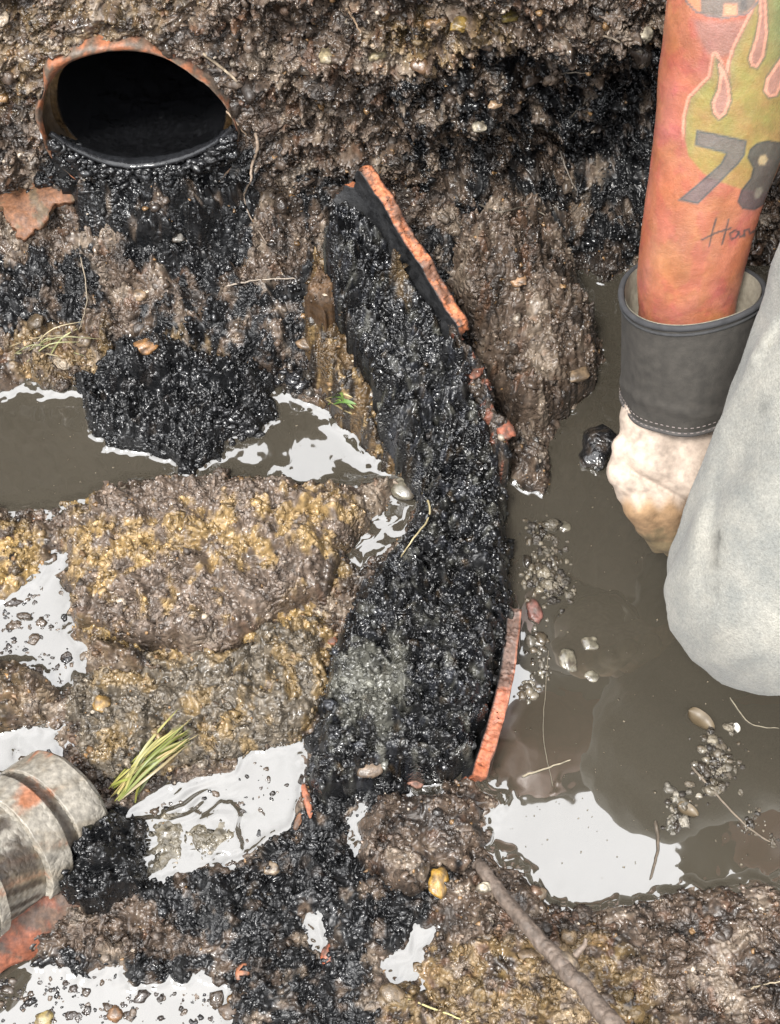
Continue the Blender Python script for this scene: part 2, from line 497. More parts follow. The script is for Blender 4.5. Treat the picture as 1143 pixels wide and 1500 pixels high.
TV3 = np.stack([X, TY, TZ], -1)
hole = (dh < HR + 0.005) & (T > 0.0) & (zw > HZ - 0.070)
fk = grid_faces(~(cell(hole.astype(float)) > 0.5))
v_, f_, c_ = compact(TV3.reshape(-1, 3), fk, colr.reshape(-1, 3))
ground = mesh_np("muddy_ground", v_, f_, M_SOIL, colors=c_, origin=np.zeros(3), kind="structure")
M_TOP = vc_mat("matte_upper_wall", rough=(0.9, 1.0), vscale=60, vary=0.4, spec=0.1, bumps=((120, 0.8, 0.004),))  # matte, so the unseen upper wall throws less sky into the pool
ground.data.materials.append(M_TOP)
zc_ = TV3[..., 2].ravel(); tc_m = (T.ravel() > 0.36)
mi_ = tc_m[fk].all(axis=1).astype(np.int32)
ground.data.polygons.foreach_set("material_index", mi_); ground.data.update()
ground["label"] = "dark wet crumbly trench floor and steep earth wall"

# ------------------------------------------------------------------ heaps and clods laid on the same grid
TOP = TZ.copy()
def heap(name, poly, height, z_proj, mat, edge=0.012, seed=0, sl=0.0, ye=0.0, rough=1.0, slope_base=True, tilt=None, color=None, floor=None, shape=None, **tags):
    """an irregular mass of earth or sludge lying on the ground; its outline is where its skirt dives under the mud"""
    a = np.array(poly, float)
    if z_proj is None:
        g = None
    else:
        g = Pz(a[:, 0], a[:, 1], np.asarray(z_proj, float) if not callable(z_proj) else z_proj(a[:, 1]))[:, :2]
    xmin, ymin = g.min(0) - 0.03; xmax, ymax = g.max(0) + 0.03
    j0, j1 = np.searchsorted(GX, xmin), np.searchsorted(GX, xmax); i0, i1 = np.searchsorted(GS, ymin), np.searchsorted(GS, min(ymax, S0))
    xs, ys = X[i0:i1, j0:j1], S[i0:i1, j0:j1]
    wx = 0.007 * fbm(xs, ys, 0.025, 3, 15 + seed); wy = 0.007 * fbm(xs, ys, 0.025, 3, 19 + seed)
    d = poly_sdf(xs + wx, ys + wy, g)
    base = np.maximum(zb[i0:i1, j0:j1], -0.006) if floor is None else np.full(xs.shape, floor)
    hh = height * np.sqrt(np.clip(1 - (1 - np.clip(d / edge, 0, 1)) ** 2, 0, 1))
    if tilt is not None:
        cx, cy = g.mean(0)
        hh = hh * np.clip(1 + tilt[0] * (xs - cx) + tilt[1] * (ys - cy), 0.15, 3)
    if shape is not None: hh = shape(xs, ys, d, hh)
    nb = fbm(xs, ys, 0.045, 3, 121 + seed); nm = fbm(xs, ys, 0.016, 4, 131 + seed)
    l1, r1 = lumps(xs, ys, 0.013, 141 + seed); l2, r2 = lumps(xs, ys, 0.0066, 142 + seed); l3, r3 = lumps(xs, ys, 0.0038, 143 + seed)
    z = base + hh + rough * smooth(-0.002, 0.01, d) * (0.005 * nb + 0.003 * nm + 0.002 + 0.85 * crumble(xs, ys, 700 + seed * 10) + 0.012 * (height > 0.02) * billow(xs, ys, 0.045, 760 + seed, 0.6))
    if sl > 0.8:
        wa = 0.0022
        gx_, gy_ = xs + wa * perlin(xs / 0.006, ys / 0.006, 88), ys + wa * perlin(xs / 0.006, ys / 0.006, 89)
        f1, q1 = worley(gx_, gy_, 0.0068, 811 + seed); f2, q2 = worley(gx_, gy_, 0.0040, 812 + seed)
        g = 0.0052 * (np.sqrt(np.clip(1 - (f1 / 0.75) ** 2, 0, 1)) * (0.35 + 0.9 * q1) - 0.5) + 0.0022 * (np.sqrt(np.clip(1 - (f2 / 0.8) ** 2, 0, 1)) * (0.4 + 0.8 * q2) - 0.5)
        am_ = 0.15 + 1.15 * smooth(-0.35, 0.35, fbm(xs, ys, 0.03, 3, 815 + seed))
        z = z + g * am_ * smooth(0, 0.008, d)
        r2 = 0.6 * q1 + 0.4 * q2; r1 = q2
    z = np.where(d < 0, base + d * 2.5, z)
    m = (d > -0.006)
    slm = np.full(xs.shape, sl); yem = np.full(xs.shape, ye)
    c, k = soil_colors(xs, ys, slm, yem, r1, r2, r3, seed)
    if color is not None: c = color(xs, ys, c, d, r1, r2, r3)
    nr, nc = xs.shape
    idx = np.arange(nr * nc).reshape(nr, nc)
    f = np.stack([idx[:-1, :-1], idx[:-1, 1:], idx[1:, 1:], idx[1:, :-1]], -1)[cell(m.astype(float)) > 0.5]
    V = np.stack([xs, ys, z], -1).reshape(-1, 3)
    v2, f2, c2 = compact(V, f, c.reshape(-1, 3))
    TOP[i0:i1, j0:j1] = np.where(m, np.maximum(TOP[i0:i1, j0:j1], z), TOP[i0:i1, j0:j1])
    o = mesh_np(name, v2, f2, mat, colors=c2, **tags)
    HEAPS.append((v2, c2, np.repeat(sl, len(v2))))
    return o
HEAPS = []

def clod_col(xs, ys, c, d, r1, r2, r3):
    u, v, dd = proj(np.stack([xs, ys, np.full(xs.shape, 0.03)], -1))
    yb = np.exp(-((v - 800 + 0.12 * (u - 250)) / 55.0) ** 2) * 0.9 + np.exp(-((v - 915) / 30.0) ** 2) * 0.35 + np.exp(-((u - 120) / 30.) ** 2) * 0.3
    k = smooth(0.1, 0.6, yb * 0.85 + 0.75 * fbm(xs, ys, 0.020, 5, 171) - 0.24)[..., None]
    mv = np.array([0.098, 0.073, 0.056]) * (0.75 + 0.5 * r2[..., None])
    oc = np.array([0.205, 0.137, 0.060]) * (0.85 + 0.3 * r3[..., None])
    q = mv * (1 - k) + oc * k
    cr = smooth(0.10, 0.02, np.abs(fbm(xs, ys, 0.035, 3, 175)))[..., None] * 0.6
    q = q * (1 - cr) + np.array([0.05, 0.035, 0.025]) * cr
    e_ = smooth(0.016, 0.0, d + 0.006 * fbm(xs, ys, 0.012, 3, 177))[..., None] * 0.8
    return q * (1 - e_) + c * e_
def clod2_col(xs, ys, c, d, r1, r2, r3):
    k = smooth(0.0, 0.5, fbm(xs, ys, 0.025, 4, 181) + 0.8 * smooth(-0.06, -0.02, xs + 0.02))[..., None]
    mv = np.array([0.080, 0.065, 0.047]) * (0.65 + 0.7 * r2[..., None]); oc = np.array([0.19, 0.125, 0.05])
    return mv * (1 - k * 0.6) + oc * k * 0.6
heap("earth_clod", [(105,760),(150,722),(260,704),(400,698),(530,716),(545,760),(505,800),(480,870),(400,905),(350,945),(290,962),(215,948),(150,930),(105,925),(92,850)],
     0.026, 0.015, M_SOIL, edge=0.034, seed=3, color=clod_col, rough=0.9, tilt=(0.5, -1.6),
     label="big yellow-brown slab of clay earth between left pool and black-filled pipe", cat="clod")
heap("earth_clod", [(100,985),(200,965),(330,960),(380,925),(470,905),(478,1010),(440,1085),(385,1092),(330,1108),(260,1130),(170,1150),(115,1100)],
     0.011, 0.008, M_SOIL, edge=0.02, seed=5, color=clod2_col,
     label="low gritty tan clod under the big slab, grass blades lying on it", cat="clod")
heap("earth_clod", [(112,972),(135,940),(175,928),(215,945),(235,975),(180,982)],
     0.020, 0.03, M_SOIL, edge=0.008, seed=6, ye=0.1,
     label="small dark cap of earth at the front lip of the big yellow slab", cat="clod")
heap("earth_clod", [(648,450),(672,400),(720,352),(800,335),(835,350),(848,430),(880,490),(884,530),(850,566),(818,600),(780,616),(738,600),(715,540)],
     0.046, 0.04, M_SOIL, edge=0.03, seed=8, ye=0.0, rough=1.5,
     label="lumpy dark brown clod sticking into the pool right of the terracotta edge", cat="clod")
heap("earth_clod", [(-40,985),(10,965),(60,978),(82,1010),(60,1060),(20,1062),(-40,1080)],
     0.016, 0.01, M_SOIL, edge=0.01, seed=9, ye=0.15,
     label="brown mud lump at the left below the foamy puddle", cat="clod")
heap("earth_clod", [(742,640),(770,625),(800,650),(806,690),(795,720),(765,712),(745,690)],
     0.014, 0.01, M_SOIL, edge=0.008, seed=10, sl=0.35,
     label="small wet clod in the water where the two pipe pieces meet", cat="clod")
heap("earth_clod", [(535,1180),(600,1168),(690,1172),(722,1220),(690,1265),(640,1285),(600,1320),(545,1290),(525,1240)],
     0.022, 0.01, M_SOIL, edge=0.014, seed=12, sl=0.3,
     label="grey-brown gritty clod below the pipe's lower end", cat="clod")
heap("black_sludge", [(112,566),(160,545),(235,528),(330,545),(400,560),(402,600),(372,640),(330,640),(318,668),(285,690),(262,695),(240,672),(205,660),(160,655),(130,632)],
     0.020, 0.004, M_SLUDGE, edge=0.012, seed=14, sl=1.0, rough=1.5, kind="stuff", label="shiny black sludge heap spilling into the left pool")
heap("black_sludge", [(160,1180),(200,1192),(212,1240),(205,1300),(160,1332),(120,1330),(85,1300),(100,1250),(130,1210)],
     0.028, 0.02, M_SLUDGE, edge=0.012, seed=15, sl=1.0, rough=1.4, kind="stuff", label="black sludge lump beside the banded pipe")

heap("silt_shoal", [(205,1206),(250,1188),(322,1178),(352,1196),(356,1236),(318,1262),(285,1272),(215,1284),(188,1240)],
     0.0036, 0.0, M_SOIL, edge=0.03, seed=31, rough=0.10, shape=lambda xs, ys, d, hh: hh * (0.78 + 1.1 * fbm(xs, ys, 0.022, 4, 313)), floor=0.0, kind="stuff", color=lambda xs, ys, c, d, r1, r2, r3: np.array([0.085, 0.073, 0.052]) * (1 + 0.2 * fbm(xs, ys, 0.02, 3, 311))[..., None],
     label="shoal of brown silt breaking the surface of the rippled puddle")

# ------------------------------------------------------------------ clay pipes
def frame_for(axis, upref=(0, 0, 1)):
    a = np.asarray(axis, float); a = a / np.linalg.norm(a)
    r = np.cross(a, upref); r /= np.linalg.norm(r)
    u = np.cross(r, a)
    return a, r, u

TERRA = np.array([0.25, 0.088, 0.038]); TERRA2 = np.array([0.19, 0.078, 0.038]); MUDC = np.array([0.045, 0.034, 0.026]); BLK = np.array([0.0055, 0.0057, 0.0064])

def shell(name, A, B, r_in, thick, a0, a1, mat=None, nlen=120, seed=0, up=(0, 0, 1), jag=0.006, colfn=None, ribs=None, r_in_b=None, parent=None, bend=None, **tags):
    """part of a clay pipe wall from A to B: angles a0..a1 (degrees, 0 = right, 90 = up) around the axis, with broken edges"""
    A = np.asarray(A, float); B = np.asarray(B, float)
    a, r, u = frame_for(B - A, up)
    L = np.linalg.norm(B - A)
    nang = max(24, int(abs(a1 - a0) / 2.2)); nth = 6
    t = np.linspace(0, 1, nlen); th = np.linspace(0, 1, nang)
    Tt, Th = np.meshgrid(t, th, indexing='ij')
    def e(seedk, q, sc=0.03): return fbm(q, np.full_like(q, seedk * 3.7), sc, 4, 300 + seed + seedk)
    lo = a0 + np.degrees(jag * e(1, Tt * L) / r_in); hi = a1 + np.degrees(jag * e(2, Tt * L) / r_in)
    ang = np.radians(lo + (hi - lo) * Th)
    s0 = jag * 1.3 * e(3, Th * r_in * 2); s1 = L + jag * 1.3 * e(4, Th * r_in * 2)
    sl_ = s0 + (s1 - s0) * Tt
    ri = r_in if r_in_b is None else r_in + (r_in_b - r_in) * Tt
    rib = 0 if ribs is None else ribs(sl_)
    def surf(rad):
        p = A + a * sl_[..., None] + r * (np.cos(ang) * rad)[..., None] + u * (np.sin(ang) * rad)[..., None]
        if bend is not None: p = p + bend(Tt)[..., None] * r
        return p
    ro = ri + thick + rib + 0.0007 * fbm(sl_, ang * r_in, 0.02, 3, 340 + seed)
    inner = surf(ri + 0.0005 * fbm(sl_, ang * r_in, 0.02, 3, 345 + seed)); outer = surf(ro)
    n = nlen * nang
    idx = np.arange(n).reshape(nlen, nang)
    q = lambda I: np.stack([I[:-1, :-1], I[1:, :-1], I[1:, 1:], I[:-1, 1:]], -1).reshape(-1, 4)
    F = [q(idx)[:, ::-1], q(idx + n)]
    V = [inner.reshape(-1, 3), outer.reshape(-1, 3)]
    C = [np.zeros(n), np.ones(n)]; base = 2 * n
    # rim faces with three inner rows so they get rough relief
    def rim(i_in, i_out, flip, k):
        nonlocal base
        m = len(i_in); rows = [i_in]
        pin, pout = V[0][i_in], V[1][i_out - n]
        for j in range(1, nth):
            w = j / nth
            p = pin * (1 - w) + pout * w
            p = p + a * 0.0006 * rng.standard_normal((m, 1)) + u * (0.0008 * rng.standard_normal((m, 1)) + 0.0022 * fbm(p[:, 0] + j * .004, p[:, 1], 0.012, 3, 395)[:, None]) * (k < 2)
            V.append(p); C.append(np.full(m, 2.0 + 0 * w)); rows.append(np.arange(base, base + m)); base += m
        rows.append(i_out)
        for r0, r1 in zip(rows[:-1], rows[1:]):
            f = np.stack([r0[:-1], r0[1:], r1[1:], r1[:-1]], -1)
            F.append(f[:, ::-1] if flip else f)
    rim(idx[:, 0], idx[:, 0] + n, False, 0); rim(idx[:, -1], idx[:, -1] + n, True, 1)
    rim(idx[0, :], idx[0, :] + n, True, 2); rim(idx[-1, :], idx[-1, :] + n, False, 3)
    V = np.concatenate(V); C = np.concatenate(C); F = np.concatenate(F)
    nn = fbm(V[:, 0] + V[:, 2], V[:, 1], 0.018, 4, 360 + seed); n2 = fbm(V[:, 0], V[:, 1] - V[:, 2], 0.006, 3, 365 + seed)
    if colfn is None:
        c = np.where((C == 2)[:, None], TERRA, TERRA2)
        mud = smooth(0.0, 0.5, nn + 0.3 * n2)[:, None] * 0.85
        c = c * (1 - mud) + MUDC * mud
        c = c * (1 + 0.3 * n2)[:, None]
    else:
        c = colfn(V, C, nn, n2)
    return mesh_np(name, V, F, mat or M_TERRA, colors=np.clip(c, 0.004, 0.9), parent=parent, **tags), (A, a, r, u, L)

# pipe whose mouth opens in the trench wall
wp = empty("clay_drain_pipe", (HX, S0, HZ - HR), label="open mouth of buried clay drain pipe in the earth wall, orange broken rim", cat="drain pipe")
def wall_pipe():
    na, V, F, C = 160, [], [], []
    th = np.linspace(0, 2 * math.pi, na, endpoint=False)
    cs, sn = np.cos(th), np.sin(th)
    jag = 0.003 * fbm(th * 0.05, th * 0, 0.05, 5, 401)
    thk = 0.12 + 0.50 * smooth(0.35, 0.8, sn) * smooth(0.6, 0.0, cs) * smooth(-0.98, -0.7, cs) + 0.22 * fbm(th * 0.05, th * 0, 0.06, 5, 411, 0.6); top = smooth(-0.2, 0.5, sn)
    yf = S0 + 0.002 + 0.14 * np.clip(HZ + sn * HR - 0.11, 0, 1) - 0.012 + jag
    flat = 1 - 0.13 * smooth(0.2, 1.0, np.abs(cs)) * 0
    prof = [(0.0205, 0.05), (0.021, 0.004), (0.0185, -0.001), (0.013, -0.003), (0.007, -0.001), (0.001, 0.003), (0.0, 0.006), (0.0, 0.030), (-0.004, 0.0305), (-0.009, 0.030), (-0.0105, 0.033), (-0.0105, 0.14), (-0.0105, 0.42)]
    for k, (dr, dy) in enumerate(prof):
        rr = HR + dr * (1 if k > 7 else thk) + 0.0013 * fbm(th * 0.08, th * 0 + k * 0.01, 0.07, 5, 403, 0.6)
        V.append(np.stack([HX + cs * rr * 1.10, yf + dy, HZ + sn * rr], -1))
        nn = fbm(th * 0.08, th * 0 + k * .02, 0.012, 3, 407)[:, None]
        if k < 6:
            mdn = smooth(-0.55, 0.15, nn + 0.35 * smooth(0.2, 0.9, cs)[:, None] - 0.15 * smooth(0.3, 0.9, sn)[:, None]); c = TERRA * (1 - mdn) + np.array([0.085, 0.060, 0.042]) * mdn
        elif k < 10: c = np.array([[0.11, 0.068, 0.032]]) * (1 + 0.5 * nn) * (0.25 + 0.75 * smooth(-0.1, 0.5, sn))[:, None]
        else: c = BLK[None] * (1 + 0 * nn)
        C.append(c)
    m = len(prof)
    ids = np.arange(m * na).reshape(m, na); nx = np.roll(ids, -1, 1)
    f1 = np.stack([ids[:-1], nx[:-1], nx[1:], ids[1:]], -1)
    cut = 8
    V = np.concatenate(V); C = np.concatenate(C)
    fr = f1[:cut].reshape(-1, 4); ba = f1[cut:].reshape(-1, 4)
    for nm, ff, mt in (("broken_rim", fr, M_TERRA), ("pipe_barrel", ba, M_TAR)):
        v, f, c = compact(V, ff, np.clip(C, 0.004, 0.9))
        o = mesh_np(nm, v, f, mt, colors=c)
        reparent_keep(o, wp)
    # flat black disc closing the far end, standing in for the dark inside
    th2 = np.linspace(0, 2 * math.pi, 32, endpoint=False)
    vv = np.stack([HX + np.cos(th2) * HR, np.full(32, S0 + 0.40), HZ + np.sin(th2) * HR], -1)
    o = mesh_np("dark_end_disc", np.vstack([vv, [[HX, S0 + 0.40, HZ]]]), [[i, (i + 1) % 32, 32] for i in range(32)], M_SLUDGE, colors=np.tile(BLK, (33, 1)))
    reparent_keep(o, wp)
wall_pipe()
# wet black sludge lying in the pipe mouth
xs, ys = np.meshgrid(np.linspace(-0.086, 0.086, 130), np.linspace(S0 - 0.011, S0 + 0.34, 240))
zz = HZ - 0.046 + 0.020 * (np.abs(xs) / 0.08) ** 2 - 0.012 * smooth(S0 + 0.0, S0 + 0.06, ys) + 0.003 * fbm(xs, ys, 0.03, 4, 501) + 0.0009 * billow(xs, ys, 0.006, 502) - 0.06 * smooth(S0 - 0.005, S0 - 0.011, ys)
idx = np.arange(xs.size).reshape(xs.shape)
ff = np.stack([idx[:-1, :-1], idx[:-1, 1:], idx[1:, 1:], idx[1:, :-1]], -1).reshape(-1, 4)
mesh_np("pipe_mouth_sludge", np.stack([xs + HX, ys, zz], -1).reshape(-1, 3), ff, M_TAR, colors=np.tile(BLK * 0.9, (xs.size, 1)), kind="stuff", label="wet black sludge on the floor of the pipe mouth")

# upper channel piece: its right lip is the bright terracotta strip
def on(u, v, z): return Pz(np.array(u, float), np.array(v, float), z)
def shell_by_rim(name, R0, R1, r_in, a_rim, a_far, thick, **kw):
    """place a shell so that its rim at angle a_rim runs from R0 to R1"""
    R0 = np.asarray(R0); R1 = np.asarray(R1)
    a, r, u = frame_for(R1 - R0)
    off = r * math.cos(math.radians(a_rim)) * r_in + u * math.sin(math.radians(a_rim)) * r_in
    return shell(name, R0 - off, R1 - off, r_in, thick, a_far, a_rim, **kw)


def upper_col(V, C, nn, n2):
    u, v, d = proj(V)
    rimf = (C == 2)
    c = np.where(rimf[:, None], np.array([0.36, 0.125, 0.055]), BLK * 1.3)
    stain = smooth(0.05, 0.45, nn + 0.5 * n2) * rimf * 0.75
    k = smooth(0.70, 0.685, V[:, 1] + 0.01 * n2) * rimf          # lower half caked in mud
    t = np.maximum(stain, k * smooth(-0.5, -0.2, nn + 0.2))[:, None]
    c = c * (1 - t) + MUDC * t
    return c * (1 + 0.35 * n2)[:, None]
far = on(530, 254, 0.200)[0:3]; near = on(676, 486, 0.122)
shell_by_rim("pipe_channel", near, far, 0.052, 4, -52, 0.0128, seed=3, colfn=upper_col, jag=0.0045,
    label="upper broken clay channel with long bright terracotta lip, leaning on the bank", cat="broken pipe")

def lower_col(V, C, nn, n2):
    rimf = (C == 2)
    c = np.where(rimf[:, None], np.array([0.21, 0.070, 0.038]), BLK * 1.4)
    o = (C == 1)[:, None]
    c = np.where(o, np.array([0.26, 0.10, 0.06]), c)
    t = (smooth(-0.35, 0.25, nn + 0.5 * n2 + 1.2 * smooth(0.34, 0.42, V[:, 1]) - 0.2) * rimf * 0.85)[:, None]
    c = c * (1 - t) + np.array([0.085, 0.062, 0.05]) * t
    br = (smooth(0.385, 0.33, V[:, 1]) * rimf * 0.6)[:, None]
    c = c * (1 - br) + np.array([0.34, 0.10, 0.042]) * br
    return c * (1 + 0.35 * n2)[:, None]
shell_by_rim("pipe_channel", on(694, 1122, 0.042), on(744, 890, 0.036), 0.078, 3, -95, 0.0125, bend=lambda t: 0.005 * np.sin(math.pi * t), seed=7, colfn=lower_col, jag=0.005,
    label="lower broken clay channel brimming with black sludge, terracotta edge beside the pool", cat="broken pipe")

# brown-stained shard standing at the left of the upper channel
def shard_col(base, mud, amt=0.3):
    def fn(V, C, nn, n2):
        c = np.tile(np.array(base), (len(V), 1))
        t = (smooth(amt, amt + 0.4, nn + 0.4 * n2) * 0.85)[:, None]
        c = c * (1 - t) + np.array(mud) * t
        return c * (1 + 0.4 * n2)[:, None]
    return fn

# ------------------------------------------------------------------ sludge filling the channels
def strip_color(xs, ys, c, d, r1, r2, r3):
    k = BLK * (0.4 + 0.6 * r2[..., None]) + np.array([0.011, 0.012, 0.015]) * smooth(0.5, 0.95, r2)[..., None]
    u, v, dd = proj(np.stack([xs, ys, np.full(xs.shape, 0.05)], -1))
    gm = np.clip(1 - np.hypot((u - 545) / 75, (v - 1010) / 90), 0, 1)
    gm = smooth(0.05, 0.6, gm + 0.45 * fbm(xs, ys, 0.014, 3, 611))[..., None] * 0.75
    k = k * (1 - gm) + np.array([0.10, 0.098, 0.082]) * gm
    bm = np.clip(1 - np.hypot((u - 590) / 24, (v - 470) / 60), 0, 1)
    bm = smooth(0.1, 0.6, bm + 0.3 * fbm(xs, ys, 0.012, 3, 613))[..., None] * 0.6
    return k * (1 - bm) + np.array([0.13, 0.085, 0.04]) * bm
def up_shape(xs, ys, d, hh):
    # follows the slope of the upper channel
    return hh + 0.018 + 0.61 * (ys - 0.57)
def zb_at(x, y): return 0 * x

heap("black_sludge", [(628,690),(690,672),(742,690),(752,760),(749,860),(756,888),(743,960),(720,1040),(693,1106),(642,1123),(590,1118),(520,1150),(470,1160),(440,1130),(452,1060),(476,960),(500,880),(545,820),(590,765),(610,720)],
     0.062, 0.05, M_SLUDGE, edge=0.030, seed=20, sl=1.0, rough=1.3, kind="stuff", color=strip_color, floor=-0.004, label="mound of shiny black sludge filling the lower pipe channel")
heap("black_sludge", [(470,335),(488,300),(512,272),(532,280),(560,322),(600,392),(640,452),(690,540),(728,625),(738,690),(700,716),(640,704),(610,690),(585,650),(560,610),(545,540),(520,470),(490,420)],
     0.026, lambda v: 0.05 + 0.14 * (700 - v) / 440.0, M_SLUDGE, edge=0.022, seed=22, sl=1.0, rough=1.3, kind="stuff", color=strip_color, shape=up_shape, floor=0.0, label="black sludge running down the upper pipe channel")

RAMP = lambda v: 0.05 + 0.14 * (700 - v) / 440.0
def stain_col(xs, ys, c, d, r1, r2, r3):
    k = smooth(-0.3, 0.4, fbm(xs, ys * 0.35, 0.012, 4, 191))[..., None]
    q = np.array([0.075, 0.046, 0.020]) * (1 - k) + np.array([0.020, 0.015, 0.011]) * k
    g = smooth(0.35, 0.6, fbm(xs, ys, 0.01, 3, 193))[..., None]
    return q * (1 - g) + np.array([0.15, 0.10, 0.045]) * g
heap("mud_ridge", [(446,392),(458,345),(470,340),(500,400),(530,455),(556,540),(576,612),(604,668),(612,700),(585,705),(552,662),(515,625),(487,590),(455,540),(438,470)],
     0.022, lambda v: 0.01 + 0.10 * np.clip(660 - v, 0, 320) / 300.0, M_SOIL, edge=0.02, seed=24, rough=0.8, kind="stuff", floor=0.0, color=stain_col,
     shape=lambda xs, ys, d, hh: hh * 0.7 - 0.002 + 0.50 * np.clip(ys - 0.60, 0, 1) * smooth(-0.004, 0.01, d), label="brown stained muck on the inner wall left of the upper channel")
def lipmud_col(xs, ys, c, d, r1, r2, r3):
    k = smooth(0.15, 0.4, fbm(xs, ys, 0.014, 3, 197))[..., None]
    q = MUDC * (0.5 + 0.8 * r2[..., None]); q = q * (1 - k) + BLK * 2 * k
    g = (smooth(0.3, 0.5, fbm(xs, ys, 0.012, 3, 199)) * 0.8)[..., None]
    return q * (1 - g) + np.array([0.14, 0.05, 0.03]) * g
heap("mud_ridge", [(645,436),(664,436),(684,478),(706,530),(728,580),(752,640),(748,672),(732,668),(712,610),(690,556),(668,500)],
     0.014, RAMP, M_SOIL, edge=0.007, seed=26, rough=0.9, kind="stuff", floor=0.0, color=lipmud_col,
     shape=lambda xs, ys, d, hh: hh + 0.028 + 0.61 * (ys - 0.57), label="muddy reddish crust over the buried edge of the upper channel")
heap("clay_shard", [(462,348),(474,346),(486,378),(504,410),(518,452),(508,468),(486,452),(462,446),(452,430),(460,392)],
     0.012, lambda v: 0.10 + 0.06 * (460 - v) / 110.0, M_TERRA, edge=0.005, seed=27, rough=0.7, floor=0.0,
     color=lambda xs, ys, c, d, r1, r2, r3: (np.array([0.062, 0.033, 0.014]) * (0.7 + 0.5 * smooth(-.3, .3, fbm(xs, ys, 0.01, 3, 201)))[..., None]),
     shape=lambda xs, ys, d, hh: hh + 0.062 + 0.60 * (ys - 0.66), label="thin brown pointed clay shard standing at the upper left of the upper channel", cat="shard")
heap("black_sludge", [(60,200),(105,215),(155,232),(205,238),(265,228),(345,182),(378,225),(350,275),(270,305),(190,300),(110,285),(62,250)],
     0.036, 0.14, M_SLUDGE, edge=0.060, seed=25, sl=0.86, rough=1.5, kind="stuff", label="black wet sludge apron under the buried pipe's mouth")

# ------------------------------------------------------------------ water
a_m, b_m = 0.0024, 0.0045
depth = np.clip(0 - TOP, 0, None)
depth_s = depth.copy()
for _ in range(2):
    depth_s[1:-1, 1:-1] = (depth_s[1:-1, 1:-1] * 2 + depth_s[:-2, 1:-1] + depth_s[2:, 1:-1] + depth_s[1:-1, :-2] + depth_s[1:-1, 2:]) / 6
WZ = a_m * np.exp(-depth_s / b_m)
rip = np.clip(1 - np.hypot((BU - 270) / 110, (BV - 1200) / 90), 0, 1)
WZ = WZ + 0.00012 * fbm(X, S, 0.05, 3, 701) + 0.0019 * rip * np.sin((BU * 0.25 + BV * 1.0 + 26 * fbm(X, S, 0.05, 2, 705)) / 4.2) * (0.5 + fbm(X, S, 0.03, 2, 706))
wm = (S < S0 - 0.001) & (TOP < 0.007) & (X < 1.2) & (X > -1.2) & (S > -0.5)
wf = grid_faces(cell(wm.astype(float)) > 0.5)
wv, wf, = compact(np.stack([X, S, WZ], -1).reshape(-1, 3), wf)
M_WATER, t_, b_ = new_mat("muddy_water")
b_.inputs["Roughness"].default_value = 0.02
b_.inputs["IOR"].default_value = 2.3
n_ = t_.nodes.new("ShaderNodeTexNoise"); n_.inputs["Scale"].default_value = 7; n_.inputs["Detail"].default_value = 5
tc_ = t_.nodes.new("ShaderNodeTexCoord"); t_.links.new(tc_.outputs["Object"], n_.inputs["Vector"])
r_ = t_.nodes.new("ShaderNodeValToRGB"); r_.color_ramp.elements[0].position = 0.35; r_.color_ramp.elements[1].position = 0.7
r_.color_ramp.elements[0].color = (0.037, 0.0325, 0.0245, 1); r_.color_ramp.elements[1].color = (0.044, 0.0385, 0.029, 1)
t_.links.new(n_.outputs["Fac"], r_.inputs["Fac"]); t_.links.new(r_.outputs["Color"], b_.inputs["Base Color"])
water = mesh_np("muddy_water", wv, wf, M_WATER, origin=np.zeros(3), kind="structure")
water["label"] = "still grey-brown muddy water reflecting the white sky"
#PART2
# ------------------------------------------------------------------ loose crumbs pressed into the mud (uncountable)
def ico(sub):
    import bmesh
    bm = bmesh.new(); bmesh.ops.create_icosphere(bm, subdivisions=sub, radius=1.0)
    v = np.array([q.co[:] for q in bm.verts]); f = np.array([[q.index for q in p.verts] for p in bm.faces]); bm.free()
    return v, f
ICO1, ICO2, ICO3 = ico(1), ico(2), ico(3)

def crumbs(name, pts, cols, sizes, mat, base, smooth_sh, rough=0.36, sink=0.25, flat=0.75, label=""):
    bv, bf = base; n = len(pts); k = len(bv)
    NV = 24
    var = []
    for i in range(NV):
        w = bv * (1 + rough * rng.standard_normal((k, 1)) * (1.0 if k < 20 else 0.0))
        if k >= 20:
            q = rng.standard_normal((5, 3)); q /= np.linalg.norm(q, axis=1)[:, None]
            w = bv * (1 + rough * (np.sin(bv @ q[0] * 3 + i) * 0.6 + np.sin(bv @ q[1] * 5 + 2 * i) * 0.45 + np.sin(bv @ q[2] * 8) * 0.3)[:, None])
        var.append(w * rng.uniform(0.7, 1.25, (1, 3)))
    var = np.array(var)
    w = var[rng.integers(0, NV, n)]
    a = rng.uniform(0, 2 * np.pi, n); b = rng.uniform(-0.6, 0.6, n)
    ca, sa, cb, sb = np.cos(a)[:, None], np.sin(a)[:, None], np.cos(b)[:, None], np.sin(b)[:, None]
    x, y, z = w[..., 0], w[..., 1], w[..., 2] * flat
    x, y = x * ca - y * sa, x * sa + y * ca
    y, z = y * cb - z * sb, y * sb + z * cb
    V = np.stack([x, y, z], -1) * sizes[:, None, None] + pts[:, None, :]
    V[..., 2] -= sizes[:, None] * sink
    F = (bf[None] + (np.arange(n) * k)[:, None, None]).reshape(-1, 3)
    C = np.repeat(cols, k, axis=0)
    return mesh_np(name, V.reshape(-1, 3), F, mat, smooth_sh=smooth_sh, colors=C, origin=np.zeros(3), kind="stuff", label=label)

